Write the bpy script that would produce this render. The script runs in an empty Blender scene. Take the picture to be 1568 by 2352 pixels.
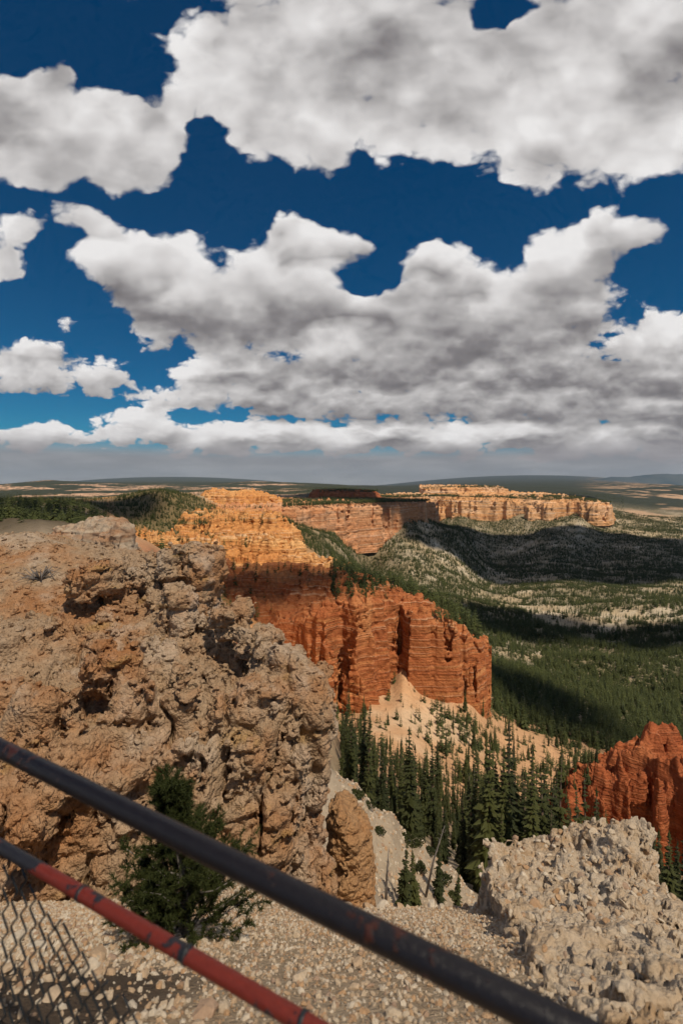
import bpy, bmesh, math, random, time
import numpy as np
from mathutils import Vector, Matrix, Euler

random.seed(7)
rng = np.random.default_rng(11)
scene = bpy.context.scene
col = scene.collection

# ------------------------------------------------------------------ camera
# Camera at the origin looking along +Y, level; 1045 = focal length in sheet units, 1115 = horizon row.
F, U0, V0 = 1045.0, 784.0, 1115.0
cd = bpy.data.cameras.new('camera')
cam = bpy.data.objects.new('camera', cd)
col.objects.link(cam)
cam.rotation_euler = (math.radians(90), 0, 0)
cd.sensor_fit = 'VERTICAL'
cd.sensor_height = 36.0
cd.sensor_width = 24.0
cd.lens = 36.0 * F / 2352.0
cd.shift_y = -(1176.0 - V0) / 2352.0
cd.clip_start = 0.05
cd.clip_end = 200000.0
cd.dof.use_dof = True
cd.dof.focus_distance = 40.0
cd.dof.aperture_fstop = 2.0
scene.camera = cam

scene.view_settings.view_transform = 'Standard'
scene.view_settings.look = 'None'
scene.view_settings.exposure = -0.16
scene.view_settings.gamma = 1.0
scene.view_settings.use_curve_mapping = False
scene.render.engine = 'CYCLES'
scene.cycles.max_bounces = 6
scene.cycles.diffuse_bounces = 2
scene.cycles.glossy_bounces = 2
scene.cycles.transmission_bounces = 2
scene.cycles.volume_bounces = 0
scene.cycles.transparent_max_bounces = 8
scene.cycles.use_adaptive_sampling = True
scene.cycles.adaptive_threshold = 0.02
scene.cycles.adaptive_min_samples = 6
scene.cycles.use_denoising = True
scene.cycles.sample_clamp_indirect = 4.0

def P(u, v, Y):
    """World point at forward distance Y seen in direction (u, v)."""
    return Vector(((u - U0) / F * Y, Y, -(v - V0) / F * Y))

# ------------------------------------------------------------------ node helper
class NB:
    def __init__(self, tree):
        self.t = tree
        self.n = tree.nodes
        self.l = tree.links
    def node(self, kind, **kw):
        x = self.n.new(kind)
        for k, v in kw.items():
            setattr(x, k, v)
        return x
    def put(self, sock, val):
        if val is None:
            return
        if isinstance(val, bpy.types.NodeSocket):
            self.l.new(val, sock)
        else:
            try:
                sock.default_value = val
            except Exception:
                sock.default_value = (*val, 1.0) if hasattr(val, '__len__') else (val, val, val)
    def m(self, op, a, b=None, c=None, clamp=False):
        x = self.node('ShaderNodeMath', operation=op, use_clamp=clamp)
        for i, q in enumerate((a, b, c)):
            self.put(x.inputs[i], q)
        return x.outputs[0]
    def v(self, op, a, b=None, s=None):
        x = self.node('ShaderNodeVectorMath', operation=op)
        self.put(x.inputs[0], a)
        self.put(x.inputs[1], b)
        if s is not None:
            self.put(x.inputs['Scale'], s)
        return x.outputs['Value'] if op in ('DOT_PRODUCT', 'LENGTH', 'DISTANCE') else x.outputs[0]
    def noise(self, vec, scale=1.0, detail=4.0, rough=0.5, lac=2.0, dist=0.0, kind='FBM', out=0, dim='3D'):
        x = self.node('ShaderNodeTexNoise', noise_dimensions=dim)
        try:
            x.noise_type = kind
        except Exception:
            pass
        self.put(x.inputs['Vector'], vec)
        self.put(x.inputs['Scale'], scale)
        self.put(x.inputs['Detail'], detail)
        self.put(x.inputs['Roughness'], rough)
        self.put(x.inputs['Lacunarity'], lac)
        self.put(x.inputs['Distortion'], dist)
        return x.outputs[out]
    def voro(self, vec, scale=1.0, feature='F1', out='Distance', rand=1.0, dim='3D'):
        x = self.node('ShaderNodeTexVoronoi', feature=feature, voronoi_dimensions=dim)
        self.put(x.inputs['Vector'], vec)
        self.put(x.inputs['Scale'], scale)
        self.put(x.inputs['Randomness'], rand)
        return x.outputs[out]
    def ramp(self, fac, stops, interp='LINEAR'):
        x = self.node('ShaderNodeValToRGB')
        x.color_ramp.interpolation = interp
        el = x.color_ramp.elements
        while len(el) < len(stops):
            el.new(0.5)
        for e, (p, c) in zip(el, stops):
            e.position = p
            e.color = (*c, 1.0) if len(c) == 3 else c
        self.put(x.inputs[0], fac)
        return x.outputs[0]
    def mix(self, fac, a, b, mode='MIX'):
        x = self.node('ShaderNodeMix', data_type='RGBA', blend_type=mode)
        self.put(x.inputs[0], fac)
        self.put(x.inputs[6], a)
        self.put(x.inputs[7], b)
        return x.outputs[2]
    def fmix(self, fac, a, b):
        x = self.node('ShaderNodeMix', data_type='FLOAT')
        self.put(x.inputs[0], fac)
        self.put(x.inputs[2], a)
        self.put(x.inputs[3], b)
        return x.outputs[0]
    def mr(self, val, a, b, c=0.0, d=1.0, smooth=True):
        x = self.node('ShaderNodeMapRange', interpolation_type='SMOOTHSTEP' if smooth else 'LINEAR')
        for i, q in enumerate((val, a, b, c, d)):
            self.put(x.inputs[i], q)
        return x.outputs[0]

# ------------------------------------------------------------------ world: sky with cumulus clouds
SUN_EL, SUN_AZ = 58.0, 148.0       # azimuth clockwise from +Y: behind the camera, to its right
world = bpy.data.worlds.new('World')
scene.world = world
world.use_nodes = True
W = NB(world.node_tree)
W.n.clear()
w_out = W.node('ShaderNodeOutputWorld')
w_bg = W.node('ShaderNodeBackground')
w_bg.inputs['Strength'].default_value = 0.10
W.l.new(w_bg.outputs[0], w_out.inputs[0])
w_dir = W.node('ShaderNodeTexCoord').outputs['Generated']

# cloud masses: (u, v, half width, half height, tilt in degrees, strength), turned into sky directions below
CLOUDS = [
    (900, 30, 560, 300, 0, 1.0), (690, 230, 230, 190, 0, .95), (1290, 190, 380, 270, 0, 1.0), (1500, 60, 330, 330, 0, 1.0),
    (735, 360, 80, 95, 0, .75), (1240, 370, 150, 95, 0, .8), (1000, 210, 330, 150, 0, .9), (520, 130, 140, 190, 0, .9),
    (1480, 330, 180, 100, 0, .85), (870, 300, 150, 80, 0, .8), (600, 290, 90, 70, 0, .7), (800, -200, 1300, 260, 0, .9),
    (110, 310, 250, 140, 0, .95), (300, 330, 170, 140, 0, .95), (50, 240, 140, 95, 0, .9), (128, 180, 60, 74, 0, .9),
    (400, 260, 120, 110, 0, .8), (330, 410, 110, 65, 0, .75), (410, 400, 50, 60, 0, .6), (80, 410, 150, 60, 0, .8), (-100, 330, 220, 160, 0, .9),
    (200, 500, 100, 48, 12, .9), (45, 535, 80, 54, -25, .9), (10, 600, 75, 48, 0, .85),
    (420, 640, 260, 115, 8, 1.0), (290, 600, 130, 90, 0, .9), (600, 640, 190, 110, 0, .95), (450, 740, 220, 75, 4, .95), (700, 640, 120, 90, 20, .85),
    (720, 545, 130, 66, 10, .95), (800, 580, 80, 42, 20, .8), (650, 515, 48, 46, 0, .75),
    (1000, 620, 150, 85, 0, .9), (1130, 700, 330, 120, 0, 1.0), (1310, 600, 190, 95, -18, .95), (1460, 545, 140, 60, -10, .85), (1395, 505, 50, 50, 0, .7),
    (830, 770, 330, 100, 0, .95), (1150, 800, 420, 95, 0, .95), (1330, 700, 110, 70, -25, .8), (960, 700, 150, 60, 10, .8),
    (1520, 800, 160, 110, 0, .95), (1640, 780, 160, 110, 0, .9), (1560, 590, 70, 30, -15, .6),
    (70, 850, 200, 75, 0, .9), (230, 875, 120, 55, 0, .85), (80, 800, 110, 45, 0, .75), (-80, 850, 160, 70, 0, .9), (160, 745, 55, 32, -10, .75),
    (520, 880, 210, 70, -4, .95), (720, 890, 300, 75, 0, .95), (1020, 890, 430, 80, 0, 1.0), (1380, 900, 340, 80, 0, 1.0), (1650, 900, 250, 90, 0, 1.0),
    (70, 1000, 140, 50, 0, .9), (-100, 1000, 160, 50, 0, .9), (310, 985, 120, 55, 0, .95), (520, 1010, 230, 45, 0, .95), (820, 1005, 430, 50, 0, .95), (1220, 1005, 450, 60, 0, 1.0), (1600, 1000, 350, 70, 0, 1.0),
    (620, 705, 170, 60, 0, .9), (840, 690, 120, 55, 0, .9), (1240, 690, 160, 65, 0, .9), (330, 690, 130, 60, 0, .9), (990, 590, 90, 45, 0, .9),
    (560, 845, 120, 45, 0, .9), (700, 850, 130, 48, 0, .9), (900, 835, 160, 52, 0, .9), (1090, 850, 150, 48, 0, .9), (1270, 840, 160, 52, 0, .9), (1430, 860, 130, 48, 0, .9),
    (420, 915, 110, 38, 0, .9), (640, 930, 150, 34, 0, .9), (830, 925, 170, 36, 0, .9), (1010, 935, 160, 34, 0, .9), (1200, 925, 170, 36, 0, .9), (1400, 935, 160, 36, 0, .9), (1550, 920, 120, 40, 0, .9),
    (150, 1005, 90, 28, 0, .9), (420, 1015, 100, 26, 0, .9), (600, 1000, 120, 28, 0, .9), (760, 1012, 110, 24, 0, .9), (900, 992, 120, 28, 0, .9), (1060, 1010, 120, 26, 0, .9), (1230, 990, 130, 30, 0, .9), (1390, 1012, 120, 26, 0, .9), (1530, 990, 110, 30, 0, .9),
]
HOLES = [(1130, 40, 75, 32, -10, .60), (490, 300, 55, 26, 20, .25), (860, 650, 60, 40, 0, .35), (1390, 775, 75, 26, -25, .3)]

# the masses are gathered once on a coarse table (rows of elevation, columns of bearing) that curve nodes look up
N_ROW, N_COL = 42, 78
R_V0, R_DV = 1100.0, 28.0
C_U0, C_U1 = -260.0, 1830.0
_uu = np.linspace(C_U0, C_U1, N_COL)[None, :]
_vv = (R_V0 - R_DV * np.arange(N_ROW))[:, None]
cover = np.zeros((N_ROW, N_COL))
shade = np.full((N_ROW, N_COL), 0.6)
for (u, v, ru, rv, tl, st) in sorted(CLOUDS, key=lambda q: -(q[1] + 0.5 * q[3])):      # far to near
    a_ = math.radians(tl)
    du, dv = _uu - u, v - _vv
    x_ = (du * math.cos(a_) - dv * math.sin(a_)) / ru
    y_ = (du * math.sin(a_) + dv * math.cos(a_)) / rv
    c_ = np.clip(st * (1.12 - 0.62 * (x_ * x_ + y_ * y_)), 0, 1)
    cover = np.maximum(cover, c_) + 0.06 * np.minimum(cover, c_)
    high = min(max((560.0 - v) / 300.0, 0.0), 1.0)            # overhead masses are seen from below, low ones from the side
    side_ = 0.74 - 0.08 * np.clip(x_, -1, 1) + np.where(y_ > 0, 0.32, 0.52) * np.clip(y_, -1, 1)
    below_ = 0.42 + 0.30 * np.clip(x_ * x_ + y_ * y_, 0, 1.2)
    w_ = np.clip((c_ - 0.22) / 0.34, 0, 1)
    w_ = w_ * w_ * (3 - 2 * w_) * 0.95
    shade = shade * (1 - w_) + (side_ * (1 - high) + below_ * high) * w_
for (u, v, ru, rv, tl, st) in HOLES:
    a_ = math.radians(tl)
    du, dv = _uu - u, v - _vv
    x_ = (du * math.cos(a_) - dv * math.sin(a_)) / ru
    y_ = (du * math.sin(a_) + dv * math.cos(a_)) / rv
    cover -= st * 1.6 * np.clip(1.0 - 0.7 * (x_ * x_ + y_ * y_), 0, 1)
cover = np.clip(cover, 0, 1.25) / 1.25
shade = np.clip(shade, 0, 1)

def sky_group(name, with_cover):
    g = bpy.data.node_groups.new(name, 'ShaderNodeTree')
    g.interface.new_socket('Vector', in_out='INPUT', socket_type='NodeSocketVector')
    g.interface.new_socket('Density', in_out='OUTPUT', socket_type='NodeSocketFloat')
    g.interface.new_socket('Shade', in_out='OUTPUT', socket_type='NodeSocketFloat')
    G = NB(g)
    g_in = G.node('NodeGroupInput')
    g_out = G.node('NodeGroupOutput')
    gd = g_in.outputs[0]
    sep = G.node('ShaderNodeSeparateXYZ')
    G.l.new(gd, sep.inputs[0])
    zz = G.m('MAXIMUM', sep.outputs[2], 0.0)
    den = G.m('ADD', zz, 0.27)
    plan = G.v('SCALE', gd, s=G.m('DIVIDE', 1.0, den))
    # tangent coordinates of the sky ahead (east-west, up): billows stay round, and two sizes blend from near clouds to far ones
    inv = G.m('DIVIDE', 1.0, G.m('MAXIMUM', sep.outputs[1], 0.12))
    tang = G.v('SCALE', gd, s=inv)
    tx = G.node('ShaderNodeSeparateXYZ')
    G.l.new(tang, tx.inputs[0])
    flat = G.node('ShaderNodeCombineXYZ')
    G.l.new(tx.outputs[0], flat.inputs[0])
    G.l.new(G.m('ADD', G.m('MULTIPLY', tx.outputs[2], 1.2), G.m('MULTIPLY', G.m('LOGARITHM', G.m('ADD', zz, 0.12), 2.718), 0.12)), flat.inputs[1])
    lowm = G.mr(zz, 0.52, 0.16)
    ts_ = []
    for (sc_n, sc_p) in ((5.0, 5.5), (11.0, 12.5)):
        n2 = G.noise(flat.outputs[0], sc_n, 7.0 if with_cover else 2.5, 0.58, lac=2.1, dim='2D')
        wob = G.v('ADD', flat.outputs[0], G.v('SCALE', G.noise(flat.outputs[0], sc_p * 2.0, 2.0, 0.55, dim='2D', out=1), s=0.45 / sc_p))
        puff = G.node('ShaderNodeTexVoronoi', feature='F1', voronoi_dimensions='2D')
        G.l.new(wob, puff.inputs['Vector'])
        puff.inputs['Scale'].default_value = sc_p
        puff.inputs['Detail'].default_value = 2.0 if with_cover else 1.0
        puff.inputs['Roughness'].default_value = 0.55
        puff.inputs['Lacunarity'].default_value = 2.4
        t = G.m('MULTIPLY', G.m('SUBTRACT', n2, 0.5), 1.25)
        ts_.append(G.m('SUBTRACT', t, G.m('MULTIPLY', G.m('SUBTRACT', puff.outputs['Distance'], 0.40), 0.85)))
    t = G.fmix(lowm, ts_[0], ts_[1])
    if with_cover:
        # the masses' outlines are warped so they go ragged
        wn = G.noise(plan, 4.0, 3.0, 0.55, out=1, dim='2D')
        w = G.v('MULTIPLY', G.v('SUBTRACT', wn, (.5, .5, .5)), (.18, 0.0, .13))
        tang = G.v('ADD', tang, G.v('SCALE', w, s=den))
        ts = G.node('ShaderNodeSeparateXYZ')
        G.l.new(tang, ts.inputs[0])
        cu = G.mr(ts.outputs[0], (C_U0 - U0) / F, (C_U1 - U0) / F, 0.0, 1.0, smooth=False)
        row = G.m('MULTIPLY_ADD', ts.outputs[2], F / R_DV, (R_V0 - V0) / R_DV)
        row = G.m('MINIMUM', G.m('MAXIMUM', row, 0.0), N_ROW - 1.001)
        found = []
        acc = None
        for table in (cover, shade):
            tot = None
            for k in range(0, N_ROW, 3):
                cv = G.node('ShaderNodeRGBCurve')
                for ch in range(3):
                    crv = cv.mapping.curves[ch]
                    vals = table[min(k + ch, N_ROW - 1)]
                    for q in range(1, N_COL - 1):
                        crv.points.new(q / (N_COL - 1), float(vals[q]))
                    crv.points[0].location = (0.0, float(vals[0]))
                    crv.points[N_COL - 1].location = (1.0, float(vals[-1]))
                    for pt in crv.points:
                        pt.handle_type = 'VECTOR'
                cv.mapping.update()
                G.l.new(cu if acc is None else G.m('MULTIPLY_ADD', acc, 1e-9, cu), cv.inputs['Color'])
                tw = G.v('SUBTRACT', row, (k, k + 1, k + 2))
                tw = G.v('MAXIMUM', G.v('SUBTRACT', (1, 1, 1), G.v('ABSOLUTE', tw)), (0, 0, 0))
                dp = G.v('DOT_PRODUCT', cv.outputs[0], tw)
                tot = dp if tot is None else G.m('ADD', tot, dp)
                acc = tot
            found.append(tot)
        acc = found[0]
        G.l.new(found[1], g_out.inputs[1])
        acc = G.m('MULTIPLY', acc, 1.25)
        # away from the view the cover simply goes on, scattered
        side = G.mr(sep.outputs[1], 0.35, 0.05)
        far = G.m('MULTIPLY', G.mr(G.noise(plan, 0.9, 2.0, 0.5, dim='2D'), 0.42, 0.62), 0.8)
        acc = G.m('MAXIMUM', acc, G.m('MULTIPLY', far, side))
        t = G.m('ADD', acc, G.m('MULTIPLY', t, G.m('ADD', 0.22, G.m('MULTIPLY', G.m('MINIMUM', acc, 0.6), 0.5))))
    G.l.new(t, g_out.inputs[0])
    return g

g_cover = sky_group('cloud_density', True)
g_fine = sky_group('cloud_relief', False)
def cloud_at(vec, g):
    x = W.node('ShaderNodeGroup')
    x.node_tree = g
    W.l.new(vec, x.inputs[0])
    return x.outputs

w_sep = W.node('ShaderNodeSeparateXYZ')
W.l.new(w_dir, w_sep.inputs[0])
w_z = W.m('MAXIMUM', w_sep.outputs[2], 0.0)
w_sc = W.m('ADD', w_z, 0.08)
def toward_sun(k):
    step = W.v('SCALE', (-0.25, -0.35, 0.95), s=W.m('MULTIPLY', w_sc, k))
    return W.v('NORMALIZE', W.v('ADD', w_dir, step))
d0, sh = cloud_at(w_dir, g_cover)
f0 = cloud_at(w_dir, g_fine)[0]
f1 = cloud_at(toward_sun(0.045), g_fine)[0]
f2 = cloud_at(toward_sun(0.13), g_fine)[0]
THR = 0.47
w_alpha = W.mr(d0, THR, THR + 0.18)
calm = W.mr(w_z, 0.0, 0.35, 0.6, 1.0)
rel = W.m('ADD', W.m('MULTIPLY', W.m('SUBTRACT', f0, f1), 0.14), W.m('MULTIPLY', W.m('SUBTRACT', f0, f2), 0.30))
lit = W.m('MULTIPLY_ADD', rel, calm, W.m('MULTIPLY_ADD', sh, 1.25, -0.03))
thick = W.mr(d0, THR + 0.05, THR + 0.6)
lit = W.m('SUBTRACT', lit, W.m('MULTIPLY', thick, 0.10), clamp=True)
c_col = W.ramp(lit, [(0.0, (1.5, 1.40, 1.46)), (0.25, (2.5, 2.34, 2.38)), (0.5, (4.8, 4.6, 4.55)), (0.75, (7.3, 7.05, 6.95)), (1.0, (9.3, 9.1, 9.0))])
# grey rain veil and haze low over the horizon
veil = W.mr(w_z, 0.098, 0.055)
v_n = W.noise(W.v('MULTIPLY', w_dir, (3.0, 3.0, 16.0)), 2.0, 5.0, 0.6)
v_col = W.mix(W.mr(v_n, 0.35, 0.7), (3.0, 2.8, 2.9), (3.9, 3.65, 3.7))
sky = W.node('ShaderNodeTexSky', sky_type='NISHITA')
sky.sun_disc = False
sky.sun_elevation = math.radians(SUN_EL)
sky.sun_rotation = math.radians(SUN_AZ)
sky.altitude = 2500.0
sky.air_density = 1.0
sky.dust_density = 1.0
sky.ozone_density = 2.0
hs = W.node('ShaderNodeHueSaturation')
hs.inputs['Saturation'].default_value = 1.35
hs.inputs['Value'].default_value = 0.62
W.l.new(sky.outputs[0], hs.inputs['Color'])
s_col = W.mix(1.0, hs.outputs[0], (0.25, 0.95, 0.97), 'MULTIPLY')
full = W.mix(w_alpha, s_col, c_col)
full = W.mix(W.m('MULTIPLY', veil, 0.93), full, v_col)
W.l.new(full, w_bg.inputs['Color'])
world.cycles.sampling_method = 'MANUAL'
world.cycles.sample_map_resolution = 512

# ------------------------------------------------------------------ sun
sl = bpy.data.lights.new('sun', 'SUN')
sl.energy = 5.0
sl.angle = math.radians(0.6)
sl.color = (1.0, 0.89, 0.72)
sun = bpy.data.objects.new('sun', sl)
col.objects.link(sun)
az, el = math.radians(SUN_AZ), math.radians(SUN_EL)
SUND = Vector((math.sin(az) * math.cos(el), math.cos(az) * math.cos(el), math.sin(el)))   # towards the sun
sun.rotation_euler = (-SUND).to_track_quat('-Z', 'Y').to_euler()

# ------------------------------------------------------------------ numeric noise and implicit-surface helpers
_T = rng.random((64, 64, 64), dtype=np.float32) * 2 - 1
_Tf = _T.ravel()
_J = (rng.random((64 * 64 * 64, 3), dtype=np.float32) - 0.5)
_ID = rng.random(64 * 64 * 64, dtype=np.float32)

def vn(x, y, z):
    """Smooth value noise in -1..1 for float arrays of equal shape."""
    x0, y0, z0 = np.floor(x), np.floor(y), np.floor(z)
    fx, fy, fz = x - x0, y - y0, z - z0
    fx = fx * fx * (3 - 2 * fx); fy = fy * fy * (3 - 2 * fy); fz = fz * fz * (3 - 2 * fz)
    ix, iy, iz = x0.astype(np.int32), y0.astype(np.int32), z0.astype(np.int32)
    a0, a1 = (ix & 63) << 12, ((ix + 1) & 63) << 12
    b0, b1 = (iy & 63) << 6, ((iy + 1) & 63) << 6
    c0, c1 = iz & 63, (iz + 1) & 63
    t = _Tf
    v00 = t[a0 | b0 | c0]; v00 = v00 + (t[a1 | b0 | c0] - v00) * fx
    v10 = t[a0 | b1 | c0]; v10 = v10 + (t[a1 | b1 | c0] - v10) * fx
    v01 = t[a0 | b0 | c1]; v01 = v01 + (t[a1 | b0 | c1] - v01) * fx
    v11 = t[a0 | b1 | c1]; v11 = v11 + (t[a1 | b1 | c1] - v11) * fx
    v00 = v00 + (v10 - v00) * fy
    v01 = v01 + (v11 - v01) * fy
    return v00 + (v01 - v00) * fz

def fbm(x, y, z, octv=4, gain=0.5, lac=2.03):
    s, a, k, n = 0.0, 1.0, 1.0, 0.0
    for i in range(octv):
        s = s + a * vn(x * k + 7.3 * i, y * k + 3.1 * i, z * k + 5.7 * i)
        n += a
        a *= gain
        k *= lac
    return s / n

def worley(x, y, z, jit=0.8):
    """F1, F2 and a random number of the nearest cell."""
    bx, by, bz = np.floor(x - 0.5), np.floor(y - 0.5), np.floor(z - 0.5)
    f1 = np.full(x.shape, 9.0, np.float32)
    f2 = f1.copy()
    cid = np.zeros(x.shape, np.float32)
    for i in (0, 1):
        for j in (0, 1):
            for k in (0, 1):
                cx, cy, cz = bx + i, by + j, bz + k
                h = ((cx.astype(np.int32) & 63) << 12) | ((cy.astype(np.int32) & 63) << 6) | (cz.astype(np.int32) & 63)
                jj = _J[h]
                d = (cx + 0.5 + jj[:, 0] * jit - x) ** 2 + (cy + 0.5 + jj[:, 1] * jit - y) ** 2 + (cz + 0.5 + jj[:, 2] * jit - z) ** 2
                near = d < f1
                f2 = np.where(near, f1, np.minimum(f2, d))
                cid = np.where(near, _ID[h], cid)
                f1 = np.where(near, d, f1)
    return np.sqrt(f1), np.sqrt(f2), cid

def sstep(a, b, x):
    t = np.clip((x - a) / (b - a), 0, 1)
    return t * t * (3 - 2 * t)

def tps(pts, vals, smooth=0.0, lin=False):
    """Thin-plate interpolation of scattered values; returns f(x, y)."""
    p = np.asarray(pts, float)
    n = len(p)
    sc = np.maximum(p.std(0), 1e-6)
    m = p.mean(0)
    q = (p - m) / sc
    r2 = ((q[:, None] - q[None]) ** 2).sum(-1)
    kern = (lambda d: -np.sqrt(d + 1e-3)) if lin else (lambda d: d * np.log(d + 1e-12))
    K = kern(r2) + smooth * np.eye(n)
    Pm = np.c_[np.ones(n), q]
    A = np.block([[K, Pm], [Pm.T, np.zeros((3, 3))]])
    wts = np.linalg.solve(A, np.r_[np.asarray(vals, float), 0, 0, 0])
    def f(x, y):
        x_, y_ = (np.asarray(x, float) - m[0]) / sc[0], (np.asarray(y, float) - m[1]) / sc[1]
        out = wts[n] + wts[n + 1] * x_ + wts[n + 2] * y_
        for i in range(n):
            d = (x_ - q[i, 0]) ** 2 + (y_ - q[i, 1]) ** 2
            out = out + wts[i] * kern(d)
        return out
    return f

def poly_sd(x, y, poly):
    """Signed distance to a closed plan polygon, positive inside."""
    d = np.full(np.shape(x), 1e18)
    inside = np.zeros(np.shape(x), bool)
    n = len(poly)
    for i in range(n):
        ax, ay = poly[i]
        bx, by = poly[(i + 1) % n]
        ex, ey = bx - ax, by - ay
        t = np.clip(((x - ax) * ex + (y - ay) * ey) / (ex * ex + ey * ey + 1e-12), 0, 1)
        d = np.minimum(d, (x - ax - t * ex) ** 2 + (y - ay - t * ey) ** 2)
        cr = ((ay > y) != (by > y)) & (x < (bx - ax) * (y - ay) / ((by - ay) if by != ay else 1e-12) + ax)
        inside ^= cr
    d = np.sqrt(d)
    return np.where(inside, d, -d)

def surface_nets(f):
    """Quads around the zero level of a 3-D array (negative inside); vertices in index space."""
    ins = f < 0
    c = ins[:-1, :-1, :-1].astype(np.int8)
    for di, dj, dk in ((1, 0, 0), (0, 1, 0), (0, 0, 1), (1, 1, 0), (1, 0, 1), (0, 1, 1), (1, 1, 1)):
        c = c + ins[di:f.shape[0] - 1 + di, dj:f.shape[1] - 1 + dj, dk:f.shape[2] - 1 + dk]
    act = (c > 0) & (c < 8)
    ii, jj, kk = np.nonzero(act)
    num = np.full(act.shape, -1, np.int32)
    num[ii, jj, kk] = np.arange(len(ii), dtype=np.int32)
    acc = np.zeros((len(ii), 3), np.float32)
    cnt = np.zeros(len(ii), np.float32)
    cor = [(a, b, d) for a in (0, 1) for b in (0, 1) for d in (0, 1)]
    val = {q: f[ii + q[0], jj + q[1], kk + q[2]] for q in cor}
    for q in cor:
        for ax in range(3):
            if q[ax] == 0:
                r = list(q); r[ax] = 1; r = tuple(r)
                va, vb = val[q], val[r]
                m = (va < 0) != (vb < 0)
                t = np.where(m, va / np.where(m, va - vb, 1), 0)
                for e in range(3):
                    acc[:, e] += np.where(m, q[e] + (t if e == ax else 0), 0)
                cnt += m
    v = acc / np.maximum(cnt, 1)[:, None] + np.stack([ii, jj, kk], 1)
    quads = []
    for ax in range(3):
        s0 = [slice(None)] * 3; s1 = [slice(None)] * 3
        s0[ax] = slice(0, -1); s1[ax] = slice(1, None)
        a, b = ins[tuple(s0)], ins[tuple(s1)]
        ch = a != b
        p = [1, 1, 1]; p[ax] = 0
        o1, o2 = [x for x in range(3) if x != ax]
        I = np.nonzero(ch)
        I = [np.asarray(x) for x in I]
        ok = np.ones(len(I[0]), bool)
        for o in (o1, o2):
            ok &= (I[o] >= 1) & (I[o] < f.shape[o] - 1)
        I = [x[ok] for x in I]
        def cell(d1, d2):
            z = [x.copy() for x in I]
            z[o1] = z[o1] - d1
            z[o2] = z[o2] - d2
            return num[z[0], z[1], z[2]]
        q = np.stack([cell(1, 1), cell(0, 1), cell(0, 0), cell(1, 0)], 1)
        flip = a[I[0], I[1], I[2]]
        if ax == 1:
            flip = ~flip
        q = np.where(flip[:, None], q, q[:, ::-1])
        quads.append(q)
    q = np.concatenate(quads)
    q = q[(q >= 0).all(1)]
    return v, q

def mesh_of(name, verts, faces, smooth=True):
    me = bpy.data.meshes.new(name)
    verts = np.asarray(verts, np.float32)
    faces = np.asarray(faces, np.int32)
    k = faces.shape[1]
    me.vertices.add(len(verts))
    me.vertices.foreach_set('co', verts.ravel())
    me.loops.add(faces.size)
    me.loops.foreach_set('vertex_index', faces.ravel())
    me.polygons.add(len(faces))
    me.polygons.foreach_set('loop_start', np.arange(0, faces.size, k, dtype=np.int32))
    me.polygons.foreach_set('loop_total', np.full(len(faces), k, np.int32))
    me.polygons.foreach_set('use_smooth', np.full(len(faces), smooth, bool))
    me.update()
    me.validate()
    return me

def add_obj(name, me, mat=None, parent=None, label=None, cat=None, group=None, kind=None):
    o = bpy.data.objects.new(name, me)
    col.objects.link(o)
    if mat is not None and me is not None and not me.materials:
        me.materials.append(mat)
    if parent is not None:
        o.parent = parent
    for k, v in (('label', label), ('category', cat), ('group', group), ('kind', kind)):
        if v:
            o[k] = v
    return o

def decimate_islands(v, q, keep=1):
    """Drop small floating pieces: keep the connected pieces that hold at least 3 % of the vertices."""
    n = len(v)
    lab = np.arange(n, dtype=np.int32)
    e = np.concatenate([q[:, [0, 1]], q[:, [1, 2]]])
    e0, e1 = e[:, 0].copy(), e[:, 1].copy()
    for _ in range(60):
        a, b = lab[e0], lab[e1]
        dif = a != b
        if not dif.any():
            break
        e0, e1, a, b = e0[dif], e1[dif], a[dif], b[dif]
        lo, hi = np.minimum(a, b), np.maximum(a, b)
        np.minimum.at(lab, hi, lo)
        for _k in range(6):
            lab = lab[lab]
    ids, cnt = np.unique(lab, return_counts=True)
    good = np.isin(lab, ids[cnt >= 0.03 * n])
    idx = np.cumsum(good) - 1
    qq = q[good[q].all(1)]
    return v[good], idx[qq].astype(np.int32)

def solid(a0, a1, na, y0, y1, ny, z0, z1, nz, base, disp, band):
    """Voxelise an implicit rock on a fan-shaped grid (bearing, log distance, height) and skin it."""
    a = np.linspace(a0, a1, na)
    y = np.exp(np.linspace(math.log(y0), math.log(y1), ny))
    z = np.linspace(z0, z1, nz)
    X = a[:, None] * y[None, :]
    Y = np.broadcast_to(y[None, :], X.shape)
    f = base(X, Y, z).astype(np.float32)
    I = np.nonzero(np.abs(f) < band)
    px = X[I[0], I[1]].astype(np.float32)
    py = Y[I[0], I[1]].astype(np.float32)
    pz = z[I[2]].astype(np.float32)
    g = f[I] - disp[0](px, py, pz).astype(np.float32)
    if len(disp) > 1:
        m = np.abs(g) < band * 0.42
        g[m] -= disp[1](px[m], py[m], pz[m]).astype(np.float32)
    f[I] = g
    v, q = surface_nets(f)
    v, q = decimate_islands(v, q)
    av = a0 + (a1 - a0) / (na - 1) * v[:, 0]
    yv = y0 * np.exp(math.log(y1 / y0) / (ny - 1) * v[:, 1])
    zv = z0 + (z1 - z0) / (nz - 1) * v[:, 2]
    v = np.stack([av * yv, yv, zv], 1)
    # faces turned well away from every nearby viewpoint are not built
    n = np.cross(v[q[:, 2]] - v[q[:, 0]], v[q[:, 3]] - v[q[:, 1]])
    m = v[q].mean(1)
    k = (n * m).sum(1) / (np.linalg.norm(n, axis=1) * np.linalg.norm(m, axis=1) + 1e-9)
    q = q[k < 0.5]
    used = np.zeros(len(v), bool)
    used[q.ravel()] = True
    return v[used], (np.cumsum(used) - 1)[q].astype(np.int32)

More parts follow.
